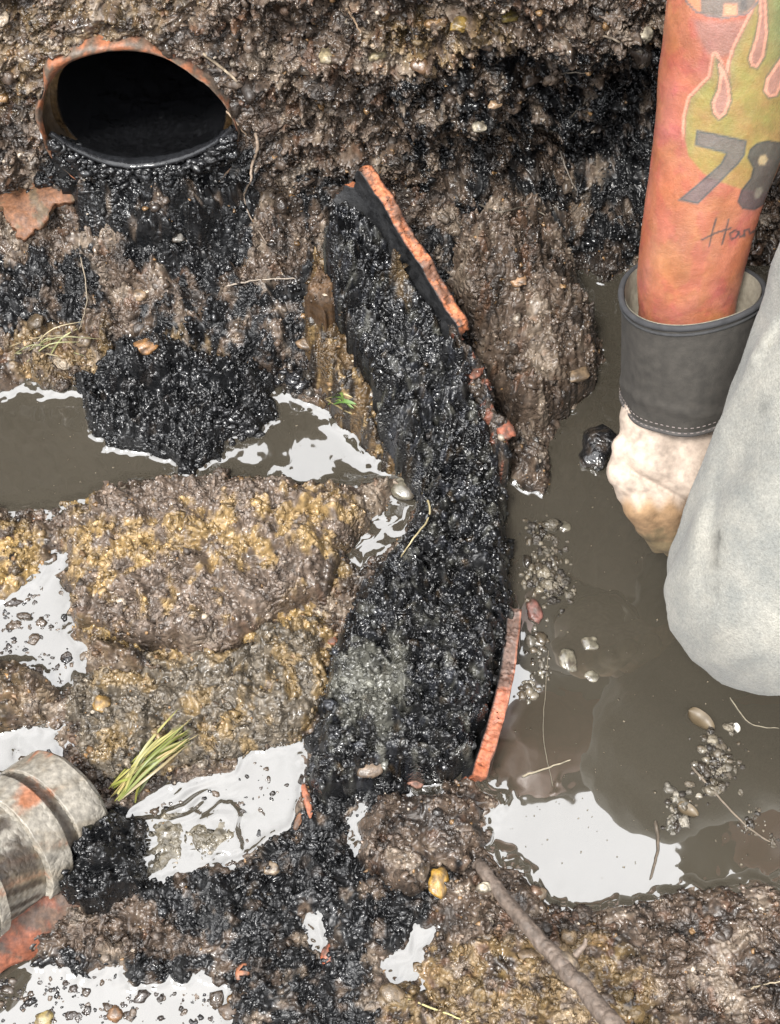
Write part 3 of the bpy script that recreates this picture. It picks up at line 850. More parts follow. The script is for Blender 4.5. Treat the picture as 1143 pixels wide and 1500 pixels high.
vis = fine & ~hole & (BU > -40) & (BU < 1190) & (BV < 1560) & (BV > -40)
landm = vis & ((D > 0.001) | (T > 0)) & (TZ > 0.0005) & (TZ > TOP - 1e-9)
ii = np.flatnonzero(landm.ravel())
cellarea = 1.0
_dx = np.gradient(TV3, axis=1); _ds = np.gradient(TV3, axis=0)
AREA = np.linalg.norm(np.cross(_dx, _ds), axis=-1).ravel()[ii]; AREA = np.minimum(AREA, np.median(AREA) * 12); AREA /= AREA.sum()
def pick(n): return rng.choice(ii, n, p=AREA)
P3 = TV3.reshape(-1, 3); C3 = colr.reshape(-1, 3); K3 = ksl.ravel()
def jitter_col(c, n):
    c = c * rng.lognormal(-0.05, 0.30, (n, 1))
    pale = rng.random(n) < 0.025
    c[pale] = c[pale] * 0.5 + np.array([0.19, 0.16, 0.125]) * rng.uniform(0.6, 1.5, (pale.sum(), 1))
    warm = rng.random(n) < 0.035
    c[warm] = np.array([0.13, 0.075, 0.032]) * rng.uniform(0.6, 1.5, (warm.sum(), 1))
    return np.clip(c, 0.006, 0.6)
n = 30000
q = pick(n); black = K3[q] > 0.55
sz = np.clip(rng.lognormal(math.log(0.00135), 0.48, n), 0.0006, 0.005)
pts = P3[q] + rng.uniform(-0.0008, 0.0008, (n, 3))
crumbs("soil_crumbs", pts[~black], jitter_col(C3[q][~black], (~black).sum()), sz[~black], M_SOIL, ICO1, False, label="loose crumbs and grit over the brown mud")
cb_ = np.tile(BLK, (black.sum(), 1)) * rng.uniform(0.6, 1.8, (black.sum(), 1))
crumbs("sludge_crumbs", pts[black], cb_, sz[black] * 1.0, M_SLUDGE, ICO1, False, label="shiny black crumbs of sludge over the dark mud")
n = 420
q = pick(n); black = K3[q] > 0.55; q = q[~black]; n = len(q)
sz = np.clip(rng.lognormal(math.log(0.0052), 0.3, n), 0.003, 0.011)
crumbs("soil_lumps", P3[q], jitter_col(C3[q] * 0.9, n), sz, M_SOIL, ICO2, False, rough=0.42, sink=0.45, label="rounded wet lumps of soil scattered over the mud")
# on the heaps
hv = np.concatenate([h[0] for h in HEAPS]); hc = np.concatenate([h[1] for h in HEAPS]); hs = np.concatenate([h[2] for h in HEAPS])
okh = hv[:, 2] > 0.001
hv, hc, hs = hv[okh], hc[okh], hs[okh]
wgt = np.where(hs > 0.9, 1.0, 0.8); wgt /= wgt.sum()
n = 13000
q = rng.choice(len(hv), n, p=wgt); black = hs[q] > 0.9
sz = np.clip(rng.lognormal(math.log(0.0013), 0.5, n), 0.0006, 0.005)
crumbs("clod_crumbs", hv[q][~black], jitter_col(hc[q][~black], (~black).sum()), sz[~black], M_SOIL, ICO1, False, label="crumbs sticking to the earth clods")
crumbs("sludge_grains", hv[q][black], np.clip(hc[q][black] * rng.uniform(0.6, 1.7, (black.sum(), 1)), 0.004, 0.3), sz[black] * 1.0, M_SLUDGE, ICO1, False, sink=0.1, label="glossy black grains over the sludge in the channels")

# ------------------------------------------------------------------ smooth bodies from blended limbs
def surface_nets(field, lo, h, iso=0.0):
    n0, n1, n2 = field.shape
    ins = field < iso
    acc = np.zeros((n0 - 1, n1 - 1, n2 - 1, 3)); cnt = np.zeros((n0 - 1, n1 - 1, n2 - 1))
    for ax in range(3):
        o1, o2 = [k for k in range(3) if k != ax]
        for d1 in (0, 1):
            for d2 in (0, 1):
                sa = [None] * 3; sb = [None] * 3
                for k, dd in ((o1, d1), (o2, d2)):
                    sa[k] = slice(dd, field.shape[k] - 1 + dd); sb[k] = sa[k]
                sa[ax] = slice(0, -1); sb[ax] = slice(1, None)
                fa, fb = field[tuple(sa)], field[tuple(sb)]
                cr = (fa < iso) != (fb < iso)
                t = np.where(cr, (iso - fa) / np.where(cr, fb - fa, 1), 0)
                off = [None] * 3; off[ax] = t; off[o1] = float(d1); off[o2] = float(d2)
                for k in range(3): acc[..., k] += np.where(cr, off[k], 0)
                cnt += cr
    act = cnt > 0
    vid = -np.ones(act.shape, int); vid[act] = np.arange(act.sum())
    ijk = np.argwhere(act)
    V = lo + (ijk + acc[act] / cnt[act][:, None]) * h
    F = []
    for ax in range(3):
        o1, o2 = (ax + 1) % 3, (ax + 2) % 3
        sa = [slice(1, -1)] * 3; sb = [slice(1, -1)] * 3
        sa[ax] = slice(0, -1); sb[ax] = slice(1, None)
        a = ins[tuple(sa)]; b = ins[tuple(sb)]
        for flip, mk in ((False, a & ~b), (True, ~a & b)):
            p = np.argwhere(mk)
            if not len(p): continue
            p = p + np.array([0 if k == ax else 1 for k in range(3)])
            def c(s1, s2):
                z = p.copy(); z[:, o1] -= s1; z[:, o2] -= s2
                return vid[z[:, 0], z[:, 1], z[:, 2]]
            q = np.stack([c(1, 1), c(0, 1), c(0, 0), c(1, 0)], -1)
            F.append(q[:, ::-1] if flip else q)
    return V, np.concatenate(F)

def blended(parts, h, k=0.02, noise=None, pad=0.02):
    """parts: list of (p0, p1, r0, r1[, squash vector, squash factor]); smooth union of tapered limbs"""
    pts = np.array([p for q in parts for p in (q[0], q[1])], float); rm = max(max(q[2], q[3]) for q in parts)
    lo = pts.min(0) - rm - pad; hi = pts.max(0) + rm + pad
    n = np.ceil((hi - lo) / h).astype(int) + 1
    g = np.stack(np.meshgrid(*[lo[i] + np.arange(n[i]) * h for i in range(3)], indexing='ij'), -1)
    f = None
    for q in parts:
        a, b, ra, rb = np.array(q[0], float), np.array(q[1], float), q[2], q[3]
        w = g - a; e = b - a
        if len(q) > 4:
            sv = np.array(q[4], float); sv /= np.linalg.norm(sv)
            w = w + (w @ sv)[..., None] * sv * (q[5] - 1)
            e = e + (e @ sv) * sv * (q[5] - 1)
        t = np.clip((w @ e) / (e @ e + 1e-12), 0, 1)
        d = np.linalg.norm(w - t[..., None] * e, axis=-1) - (ra + (rb - ra) * t)
        if f is None: f = d
        else:
            hh = np.clip(0.5 + 0.5 * (f - d) / k, 0, 1)
            f = f * (1 - hh) + d * hh - k * hh * (1 - hh)
    if noise is not None: f = f + noise(g)
    return surface_nets(f, lo, h)

def loft(centers, rx, ry, n=64, e1ref=(1, 0, 0), closed=False):
    centers = np.asarray(centers, float); m = len(centers)
    tan = np.gradient(centers, axis=0); tan /= np.linalg.norm(tan, axis=1)[:, None]
    e1 = np.asarray(e1ref, float)[None] - (tan @ np.asarray(e1ref, float))[:, None] * tan
    e1 /= np.linalg.norm(e1, axis=1)[:, None]
    e2 = np.cross(tan, e1)
    th = np.linspace(0, 2 * math.pi, n, endpoint=False)
    V = centers[:, None] + e1[:, None] * (np.cos(th)[None, :, None] * np.asarray(rx)[:, None, None]) + e2[:, None] * (np.sin(th)[None, :, None] * np.asarray(ry)[:, None, None])
    ids = np.arange(m * n).reshape(m, n); nx = np.roll(ids, -1, 1)
    F = np.stack([ids[:-1], nx[:-1], nx[1:], ids[1:]], -1).reshape(-1, 4)
    return V.reshape(-1, 3), F, th, ids

def resample(pts, n):
    """smooth curve (Catmull-Rom) through the points"""
    pts = np.asarray(pts, float); k = len(pts)
    t = np.linspace(0, k - 1, n); i = np.clip(t.astype(int), 0, k - 2); f = (t - i)[:, None]
    p0 = pts[np.clip(i - 1, 0, k - 1)]; p1 = pts[i]; p2 = pts[i + 1]; p3 = pts[np.clip(i + 2, 0, k - 1)]
    return 0.5 * ((2 * p1) + (-p0 + p2) * f + (2 * p0 - 5 * p1 + 4 * p2 - p3) * f ** 2 + (-p0 + 3 * p1 - 3 * p2 + p3) * f ** 3)

# ------------------------------------------------------------------ the person kneeling at the right
m, t, b = new_mat("tattooed_skin")
at = t.nodes.new("ShaderNodeAttribute"); at.attribute_name = "Col"
tcn = t.nodes.new("ShaderNodeTexCoord"); n1 = t.nodes.new("ShaderNodeTexNoise"); n1.inputs["Scale"].default_value = 60; n1.inputs["Detail"].default_value = 6
t.links.new(tcn.outputs["Object"], n1.inputs["Vector"])
mr = t.nodes.new("ShaderNodeMapRange"); mr.inputs["From Min"].default_value = .3; mr.inputs["From Max"].default_value = .7; mr.inputs["To Min"].default_value = .86; mr.inputs["To Max"].default_value = 1.12
t.links.new(n1.outputs["Fac"], mr.inputs["Value"])
sc_ = t.nodes.new("ShaderNodeVectorMath"); sc_.operation = 'SCALE'
t.links.new(at.outputs["Color"], sc_.inputs[0]); t.links.new(mr.outputs[0], sc_.inputs["Scale"]); t.links.new(sc_.outputs[0], b.inputs["Base Color"])
b.inputs["Roughness"].default_value = 0.42
b.inputs["Subsurface Weight"].default_value = 0.08; b.inputs["Subsurface Radius"].default_value = (0.006, 0.002, 0.001); b.inputs["Subsurface Scale"].default_value = 0.6
add_bump(t, b, ((900, 0.5, 0.0006), (140, 0.35, 0.002)))
M_SKIN = m

SKIN = np.array([0.285, 0.104, 0.058])
# forearm along the photographed one: (u, v, width px, depth)
prof = [(1004, 560, 120, 0.975), (1004, 510, 134, 0.96), (1006, 460, 140, 0.945), (1011, 400, 150, 0.925), (1030, 300, 166, 0.89), (1055, 200, 187, 0.86), (1072, 100, 203, 0.835), (1088, 0, 216, 0.81), (1108, -110, 222, 0.79), (1130, -200, 205, 0.775)]
cen = np.array([P(q[0], q[1], q[3]) for q in prof]); rad = np.array([q[2] * PX * q[3] / 2 for q in prof])
NL, NA = 420, 300
cc_ = resample(cen, NL); rr_ = resample(rad[:, None], NL)[:, 0]
av, af, th, aid = loft(cc_, rr_, rr_ * 0.86, NA)
au, avv, ad = proj(av)
cent = np.repeat(cc_, NA, axis=0)
nrm = av - cent; nrm /= np.linalg.norm(nrm, axis=1)[:, None]
toward = CP - av; toward /= np.linalg.norm(toward, axis=1)[:, None]
facing = smooth(-0.05, 0.1, (nrm * toward).sum(1))
# gentle forearm anatomy: tendon ridge and muscle swell
lng = np.repeat(np.linspace(0, 1, NL), NA); ang = np.tile(th, NL)
av = av + nrm * (0.0016 * np.sin(ang * 2 + 1.0) * smooth(0.2, 0.6, lng) + 0.0012 * fbm(lng * 0.4, ang * 0.05, 0.06, 3, 801))[:, None]
ac = np.tile(SKIN, (len(av), 1)) * (1 + 0.10 * fbm(lng * 0.4, ang * 0.045, 0.03, 3, 803))[:, None]
ac[:, 1] *= 1 + 0.16 * fbm(lng * 0.4, ang * 0.045, 0.045, 3, 811)
ac[:, 2] *= 1 + 0.25 * fbm(lng * 0.4, ang * 0.045, 0.035, 3, 813)
ac[:, 1] *= 1 - 0.14 * smooth(0.0, 0.5, fbm(lng * 0.4, ang * 0.045, 0.018, 3, 805))
def ink(mask, color, amt=1.0):
    global ac
    w = (np.clip(mask, 0, 1) * facing * amt)[:, None]
    ac = ac * (1 - w) + np.array(color) * w
def psd(poly):
    r = np.full(len(av), -99.0)
    p = np.array(poly, float); mk = (au > p[:, 0].min() - 12) & (au < p[:, 0].max() + 12) & (avv > p[:, 1].min() - 12) & (avv < p[:, 1].max() + 12)
    r[mk] = poly_sdf(au[mk], avv[mk], poly); return r
def fill(s, soft=2.0): return smooth(-soft, soft, s)
def line(s, w=1.3): return smooth(w + 1.0, w - 0.4, np.abs(s)) * (s > -50)
def stroke(pts, w):
    r = np.full(len(av), 99.0); p = np.array(pts, float)
    for (ax, ay), (bx, by) in zip(p[:-1], p[1:]):
        ex, ey = bx - ax, by - ay; wx, wy = au - ax, avv - ay
        tt = np.clip((wx * ex + wy * ey) / (ex * ex + ey * ey + 1e-9), 0, 1)
        r = np.minimum(r, np.hypot(wx - tt * ex, wy - tt * ey))
    return smooth(w + 0.9, w - 0.5, r)
GREEN = (0.20, 0.17, 0.050); GREEN2 = (0.085, 0.13, 0.065); OUTL = (0.20, 0.11, 0.085); PINK = (0.44, 0.215, 0.15); INKC = (0.085, 0.095, 0.10); GREYV = (0.17, 0.115, 0.10)
flame = [(1048,80),(1043,112),(1028,127),(1012,144),(1005,171),(1004,203),(1009,228),(1030,255),(1050,266),(1073,274),(1090,279),(1240,290),(1240,-260),(1112,-260),(1108,8),(1100,25),(1088,48),(1077,70),(1070,92),(1068,120),(1060,110),(1054,90)]
ink(fill(psd([(1018,28),(1060,32),(1100,26),(1088,48),(1072,80),(1048,86),(1034,74),(1024,50)]), 6), GREYV, 0.55)
sf = psd(flame)
fade = (smooth(300, 225, avv) * 0.30 + 0.52) * (1 + 0.25 * fbm(au, avv, 30, 4, 861))
ink(fill(sf) * fade, GREEN)
ink(fill(sf, 4) * smooth(1105, 1145, au) * smooth(160, 40, avv), GREEN2, 0.6)
ink(fill(sf, 3) * smooth(14, 2, np.abs(sf)) * smooth(240, 200, avv), (0.16, 0.15, 0.08), 0.35)
ink(line(sf + 3.2, 1.6) * smooth(215, 190, avv), PINK, 0.85)
ink(line(sf - 0.5, 0.8) * smooth(215, 190, avv), OUTL, 0.6)
for dp in ([(1052,88),(1063,104),(1069,124),(1071,148),(1063,168),(1053,175),(1045,166),(1043,150),(1051,132),(1055,112)],
           [(1124,-20),(1127,46),(1122,84),(1111,101),(1101,98),(1097,86),(1106,60),(1113,30),(1112,-20)],
           [(1150,80),(1137,98),(1125,115),(1121,134),(1129,144),(1142,141),(1150,120)]):
    sdp = psd(dp); ink(fill(sdp), (0.25, 0.13, 0.10)); ink(line(sdp - 2.5, 1.8), PINK, 0.9); ink(line(sdp + 1.2, 1.2), (0.10, 0.09, 0.06), 0.7)
top = psd([(1008,-30),(1008,2),(1024,18),(1058,27),(1096,20),(1112,2),(1112,-30)])
ink(fill(top), (0.40, 0.175, 0.095), 0.9); ink(line(top, 1.3), INKC, 0.8)
ink(fill(psd([(1027,-30),(1029,19),(1058,25),(1094,19),(1108,4),(1108,-30)])), (0.10, 0.095, 0.085), 0.9)
ink(fill(psd([(1061,5),(1080,6),(1080,23),(1060,23)])), (0.42, 0.19, 0.11))
ink(fill(psd([(1086,-20),(1095,-20),(1094,14),(1085,14)])), (0.05, 0.05, 0.05), 0.6)
seven = [(1020,190),(1096,207),(1093,229),(1083,243),(1022,300),(994,293),(1056,241),(1064,226),(1018,213)]
s7 = psd(seven); ink(fill(s7), (0.10, 0.088, 0.088), 0.86); ink(line(s7 - 1.5, 0.9), (0.05, 0.06, 0.06), 0.75)
eight = [(1097,232),(1101,220),(1112,211),(1128,207),(1150,209),(1157,230),(1148,250),(1136,275),(1120,298),(1105,308),(1089,307),(1082,297),(1088,281),(1103,262),(1106,248)]
s8 = psd(eight); ink(fill(s8), (0.052, 0.05, 0.052), 0.88); ink(line(s8 - 1.3, 0.8), (0.03, 0.035, 0.035), 0.7)
ink(fill(psd([(1114,238),(1117,230),(1124,228),(1127,234),(1123,242),(1116,243)])), (0.36, 0.27, 0.15), 0.8)
ink(fill(psd([(1106,286),(1110,277),(1117,274),(1118,281),(1112,290),(1107,291)])), (0.20, 0.18, 0.14), 0.6)
for st in ([(1050,321),(1045,338),(1039,362)], [(1069,322),(1064,340),(1058,359)], [(1028,352),(1050,342),(1072,335)],
           [(1072,350),(1070,343),(1077,338),(1083,340),(1079,348),(1073,351)], [(1083,339),(1084,347),(1090,344)], [(1090,346),(1090,338),(1096,335),(1097,342),(1102,338)], [(1102,340),(1107,334),(1110,338)]):
    ink(stroke(st, 1.1), (0.05, 0.045, 0.045), 0.9)

# the rest of the body, outside the frame: shoulder, torso, head, second arm, legs
elbow = cc_[-1]; SHO = np.array([0.30, 0.775, 0.87]); NECK = np.array([0.40, 0.71, 0.90]); HEAD = np.array([0.275, 0.65, 0.93])
CHEST = np.array([0.58, 0.70, 0.74]); PELV = np.array([0.78, 0.60, 0.40])
KNEE = P(1128, 862, 0.92); HIP = PELV + np.array([-0.06, -0.09, -0.01]); FOOT = np.array([0.70, 0.42, 0.215])
HIP2 = PELV + np.array([0.02, 0.11, 0.0]); KNEE2 = np.array([0.60, 0.84, 0.24]); FOOT2 = np.array([0.92, 0.80, 0.22])
SHO2 = np.array([0.52, 0.56, 0.84]); ELB2 = np.array([0.47, 0.385, 0.62]); HAND2 = np.array([0.50, 0.47, 0.47])
bv, bf = blended([
    (PELV, CHEST, 0.125, 0.14, (0.3, 0.2, 1), 1.15), (CHEST, NECK, 0.12, 0.06), (NECK, HEAD, 0.058, 0.055), (HEAD, HEAD + np.array([-0.02, -0.005, 0.045]), 0.078, 0.082),
    (HEAD + np.array([-0.055, -0.02, -0.045]), HEAD + np.array([-0.05, -0.02, -0.02]), 0.03, 0.045),
    (CHEST, SHO, 0.10, 0.062), (SHO, elbow, 0.058, 0.047), (CHEST, SHO2, 0.10, 0.06), (SHO2, ELB2, 0.052, 0.042), (ELB2, HAND2, 0.042, 0.028), (HAND2, HAND2 + np.array([-0.03, 0.05, -0.05]), 0.034, 0.02, (0, 0, 1), 1.6),
    (HIP, KNEE, 0.075, 0.052), (KNEE, FOOT, 0.05, 0.035), (HIP2, KNEE2, 0.075, 0.052), (KNEE2, FOOT2, 0.05, 0.035), (PELV, HIP, 0.1, 0.08), (PELV, HIP2, 0.1, 0.08)], 0.012, 0.035)
ac *= (1 + 0.10 * fbm(au, avv, 7, 3, 863) + 0.06 * fbm(au, avv, 2.5, 2, 865))[:, None]
person_v = np.vstack([av, bv]); person_f = np.vstack([af, bf + len(av)])
# finger tips of the bare hand and the wrist end are closed by the sleeve and the glove
pc = np.vstack([ac, np.tile(SKIN, (len(bv), 1))])
person = mesh_np("person", person_v, person_f, M_SKIN, colors=pc, origin=np.array([PELV[0], PELV[1], 0.2]),
    label="person kneeling at the right edge with tattooed bare forearm, work glove and faded jeans", cat="person")

def child(o, root):
    o.parent = root; o.location = Vector(o.location) - root.location
    return o

# head details and clothes outside the frame
M_HAIR = noise_mat("dark_hair", [(0.02, 0.014, 0.01), (0.05, 0.03, 0.02)], 200, 0.6, ((300, 0.8, 0.002),))
M_SHIRT = noise_mat("khaki_cotton", [(0.045, 0.04, 0.03), (0.06, 0.053, 0.04)], 30, 0.9, ((900, 0.5, 0.0006),))
hv_, hf_ = blended([(HEAD + np.array([0.012, 0, 0.055]), HEAD + np.array([0.0, 0.0, 0.075]), 0.088, 0.08), (HEAD + np.array([0.045, 0, 0.0]), HEAD + np.array([0.03, 0, 0.04]), 0.06, 0.08)], 0.007, 0.02,
    noise=lambda g: 0.003 * np.sin(g[..., 0] * 240) * np.sin(g[..., 1] * 210 + g[..., 2] * 150))
child(mesh_np("hair", hv_, hf_, M_HAIR, colors=None), person)
cp_v, cp_f = blended([(HEAD + np.array([-0.005, 0, 0.075]), HEAD + np.array([-0.01, 0.0, 0.085]), 0.094, 0.090), (HEAD + np.array([-0.06, -0.02, 0.06]), HEAD + np.array([-0.13, -0.03, 0.05]), 0.05, 0.045, (0, 0, 1), 5.0)], 0.006, 0.015)
child(mesh_np("cap", cp_v, cp_f, M_SHIRT), person)  # unseen cap, added so its brim blocks sky reflected in the pool
nose, nf = blended([(HEAD + np.array([-0.098, -0.03, 0.03]), HEAD + np.array([-0.112, -0.033, -0.002]), 0.009, 0.014)], 0.003, 0.01)
child(mesh_np("nose", nose, nf, M_SKIN, colors=np.tile(SKIN, (len(nose), 1))), person)
for sy in (-1, 1):
    ev, ef = blended([(HEAD + np.array([0.0, sy * 0.083, 0.02]), HEAD + np.array([0.002, sy * 0.087, -0.008]), 0.015, 0.010, (0, 1, 0), 1.8)], 0.003, 0.01)
    child(mesh_np("ear", ev, ef, M_SKIN, colors=np.tile(SKIN, (len(ev), 1))), person)
    ev = ICO2[0] * 0.012 + HEAD + np.array([-0.083, sy * 0.032 - 0.02, 0.028])
    child(mesh_np("eye", ev, ICO2[1], noise_mat("eye_white", [(0.7, 0.68, 0.65), (0.75, 0.73, 0.7)], 50, 0.15, None)), person)
sv, sf_ = blended([(PELV + np.array([0, 0, 0.04]), CHEST, 0.14, 0.152, (0.3, 0.2, 1), 1.15), (CHEST, NECK + np.array([0.03, 0.01, -0.03]), 0.13, 0.075), (CHEST, SHO, 0.11, 0.075),
    (SHO, SHO * 0.45 + elbow * 0.55, 0.072, 0.066), (CHEST, SHO2, 0.11, 0.072), (SHO2, SHO2 * 0.1 + ELB2 * 0.9, 0.082, 0.076), (SHO2 * 0.4 + ELB2 * 0.6, SHO2 * 0.4 + ELB2 * 0.6 + np.array([0.08, 0.03, 0.02]), 0.085, 0.08)], 0.011, 0.03,
    noise=lambda g: 0.004 * np.sin(g[..., 0] * 55 + g[..., 2] * 40) * np.sin(g[..., 1] * 47 + 1))
child(mesh_np("shirt", sv, sf_, M_SHIRT), person)

# jeans: the knee in view, folds at the side
m, t, b = new_mat("faded_denim")
tcn = t.nodes.new("ShaderNodeTexCoord")
def tn(scale, det, vec=None, rough=.6):
    q = t.nodes.new("ShaderNodeTexNoise"); q.inputs["Scale"].default_value = scale; q.inputs["Detail"].default_value = det; q.inputs["Roughness"].default_value = rough
    t.links.new(vec or tcn.outputs["Object"], q.inputs["Vector"]); return q
na_, nb_, nc_ = tn(22, 6, rough=.7), tn(480, 4, rough=.85), tn(900, 2)
cr = t.nodes.new("ShaderNodeValToRGB"); cr.color_ramp.elements[0].position = .36; cr.color_ramp.elements[1].position = .64
cr.color_ramp.elements[0].color = (0.150, 0.152, 0.141, 1); cr.color_ramp.elements[1].color = (0.225, 0.217, 0.190, 1)
t.links.new(na_.outputs["Fac"], cr.inputs["Fac"])
mr = t.nodes.new("ShaderNodeMapRange"); mr.inputs["From Min"].default_value = .3; mr.inputs["From Max"].default_value = .7; mr.inputs["To Min"].default_value = .70; mr.inputs["To Max"].default_value = 1.26
t.links.new(nb_.outputs["Fac"], mr.inputs["Value"])
sc_ = t.nodes.new("ShaderNodeVectorMath"); sc_.operation = 'SCALE'
t.links.new(cr.outputs["Color"], sc_.inputs[0]); t.links.new(mr.outputs[0], sc_.inputs["Scale"])
at = t.nodes.new("ShaderNodeAttribute"); at.attribute_name = "Col"
mu = t.nodes.new("ShaderNodeVectorMath"); mu.operation = 'MULTIPLY'
t.links.new(sc_.outputs[0], mu.inputs[0]); t.links.new(at.outputs["Color"], mu.inputs[1])
t.links.new(mu.outputs[0], b.inputs["Base Color"]); b.inputs["Roughness"].default_value = 0.9
b.inputs["Specular IOR Level"].default_value = 0.2; b.inputs["Sheen Weight"].default_value = 0.15
add_bump(t, b, ((800, 1.0, 0.0009), (60, 0.4, 0.003)))
M_DENIM = m
THI = P(1338, 400, 0.86); THI2 = P(1490, 60, 0.84)
def dn(g):
    u_, v_, d_ = proj(g)
    xl_ = np.interp(v_, [300, 430, 560, 700, 850, 980], [1205, 1150, 1072, 1024, 1003, 1010])
    fold = -0.0030 * np.exp(-((u_ - xl_ - 6) / 9) ** 2) + 0.0030 * np.exp(-((u_ - xl_ - 28) / 10) ** 2)
    fold = fold + 0.0022 * np.exp(-((u_ + 0.45 * (v_ - 500) - 1160) / 12) ** 2) - 0.002 * np.exp(-((u_ + 0.3 * (v_ - 500) - 1112) / 14) ** 2)
    fold = fold * smooth(0.95, 0.90, d_) * smooth(920, 800, v_)
    return (0.9 * fold + 0.0022 * np.sin(g[..., 0] * 70 + g[..., 1] * 95 - g[..., 2] * 60) + 0.0014 * np.sin(g[..., 0] * 190 - g[..., 2] * 120 + 3) * np.sin(g[..., 1] * 110))
jv, jf = blended([(KNEE, THI, 0.0745, 0.084), (THI, THI2, 0.084, 0.092), (THI2, PELV, 0.092, 0.13), (KNEE + np.array([0.01, 0.0, -0.004]), FOOT + np.array([-0.03, 0, 0.01]), 0.060, 0.048),
    (PELV, PELV + np.array([-0.02, 0.01, 0.07]), 0.145, 0.14), (PELV, HIP2, 0.12, 0.1), (HIP2, KNEE2, 0.092, 0.068), (KNEE2, FOOT2, 0.066, 0.05)], 0.0052, 0.022, noise=dn)
ju, jvv, jd = proj(jv)
jc = np.ones((len(jv), 3)) * (1 + 0.05 * fbm(jv[:, 0] + jv[:, 2], jv[:, 1], 0.05, 3, 821))[:, None]
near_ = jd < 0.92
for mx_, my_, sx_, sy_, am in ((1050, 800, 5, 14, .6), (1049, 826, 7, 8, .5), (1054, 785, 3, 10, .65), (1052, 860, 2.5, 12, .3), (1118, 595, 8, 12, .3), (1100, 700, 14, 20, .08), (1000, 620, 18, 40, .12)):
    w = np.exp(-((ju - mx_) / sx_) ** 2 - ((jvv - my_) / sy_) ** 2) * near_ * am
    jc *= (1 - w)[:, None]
child(mesh_np("jeans", jv, jf, M_DENIM, colors=jc), person)
# boots behind the knees
M_BOOT = noise_mat("boot_leather", [(0.04, 0.028, 0.02), (0.08, 0.055, 0.035)], 60, 0.5, ((300, 0.4, 0.001),))
for F_, d_ in ((FOOT, np.array([0.14, 0.0, -0.015])), (FOOT2, np.array([0.14, -0.02, 0.0]))):
    bv_, bf_ = blended([(F_ + np.array([-0.02, 0, 0]), F_ + d_ * 0.3, 0.05, 0.05), (F_ + d_ * 0.2 + np.array([0, 0, 0.02]), F_ + d_, 0.045, 0.038)], 0.008, 0.02)
    child(mesh_np("boot", bv_, bf_, M_BOOT), person)

# glove: cream leather hand, grey canvas cuff
M_LEATHER = vc_mat("cream_leather", rough=(0.75, 0.95), vscale=200, vary=0.22, bumps=((700, 0.6, 0.0006), (40, 0.3, 0.002)))
M_CANVAS = vc_mat("grey_canvas", rough=(0.85, 0.95), vscale=130, vary=0.28, bumps=((1300, 0.6, 0.0005), (60, 0.3, 0.002)))
glove = empty("work_glove", P(1000, 640, 1.0), label="cream leather work glove with dark grey canvas cuff on the tattooed arm", cat="glove")
W_ = lambda u, v, d: P(u, v, d)
fing = [
 (W_(1000, 540, .982), W_(975, 600, .99), .032, .030), (W_(958, 612, .99), W_(956, 668, 1.0), .0265, .0250), (W_(1002, 600, .992), W_(1004, 690, 1.005), .030, .027),
 (W_(958, 668, 1.0), W_(990, 705, 1.005), .021, .018),
 (W_(918, 700, 1.0), W_(972, 724, 1.004), .0125, .0135),
 (W_(910, 650, .992), W_(908, 692, 1.0), .0065, .0090), (W_(908, 690, 1.0), W_(918, 722, 1.01), .0095, .0085),
 (W_(942, 738, 1.008), W_(955, 768, 1.025), .0165, .0120), (W_(955, 768, 1.025), W_(963, 800, 1.05), .0120, .0060),
 (W_(978, 738, 1.01), W_(980, 785, 1.04), .0160, .0125), (W_(980, 785, 1.04), W_(986, 803, 1.06), .0115, .0085),
 (W_(1020, 690, 1.015), W_(1022, 742, 1.02), .0185, .016), (W_(1022, 742, 1.02), W_(1028, 785, 1.055), .0155, .012),
 (W_(1050, 680, 1.02), W_(1056, 728, 1.03), .0165, .014), (W_(1056, 728, 1.03), W_(1058, 765, 1.06), .0135, .011)]
def cloth(g):
    u_, v_, d_ = proj(g)
    f_ = 0.0026 * np.exp(-(((v_ - 690) - 0.55 * (u_ - 925)) / 5.0) ** 2) * smooth(910, 925, u_)          # deep crease over the knuckles
    f_ = f_ + 0.0009 * np.exp(-(((v_ - 716) - 0.25 * (u_ - 915) - 3 * np.sin(u_ * .15)) / 3.5) ** 2)
    f_ = f_ - 0.0012 * np.exp(-(((v_ - 668) - 0.5 * (u_ - 925)) / 9.0) ** 2) + 0.0008 * np.exp(-(((v_ - 640) + 0.4 * (u_ - 950)) / 4.0) ** 2) * smooth(990, 950, u_)
    return f_ + 0.0004 * np.sin(u_ * 0.10 + v_ * 0.05 + 2 * np.sin(v_ * 0.05)) * np.sin(v_ * 0.11 - u_ * 0.04) + 0.00015 * np.sin(u_ * 0.45 - v_ * 0.3) * np.sin(v_ * 0.38 + 1)
gv, gf = blended(fing, 0.0018, 0.0045, noise=cloth)
gu, gvv, gd = proj(gv)
gc = np.tile(np.array([0.36, 0.29, 0.235]), (len(gv), 1)) * (1 - 0.22 * smooth(0.0, 0.7, fbm(gu, gvv, 30, 4, 851, .5)))[:, None]
k_ = smooth(722, 750, gvv + 6 * np.sin(gu * .2))[:, None]; gc = gc * (1 - k_) + np.array([0.24, 0.15, 0.08]) * k_
k_ = (smooth(768, 792, gvv + 14 * fbm(gv[:, 0], gv[:, 2], .01, 3, 9)) * 0.8)[:, None]; gc = gc * (1 - k_) + np.array([0.12, 0.095, 0.05]) * k_
gc *= (1 + 0.10 * fbm(gv[:, 0], gv[:, 1] + gv[:, 2], .02, 3, 833))[:, None]
child(mesh_np("leather_hand", gv, gf, M_LEATHER, colors=gc), glove)
ct, cb = P(1009, 424, 0.925), P(1003, 588, 0.985)
tt = np.linspace(0, 1, 60)
cl_ = ct + (cb - ct) * tt[:, None]
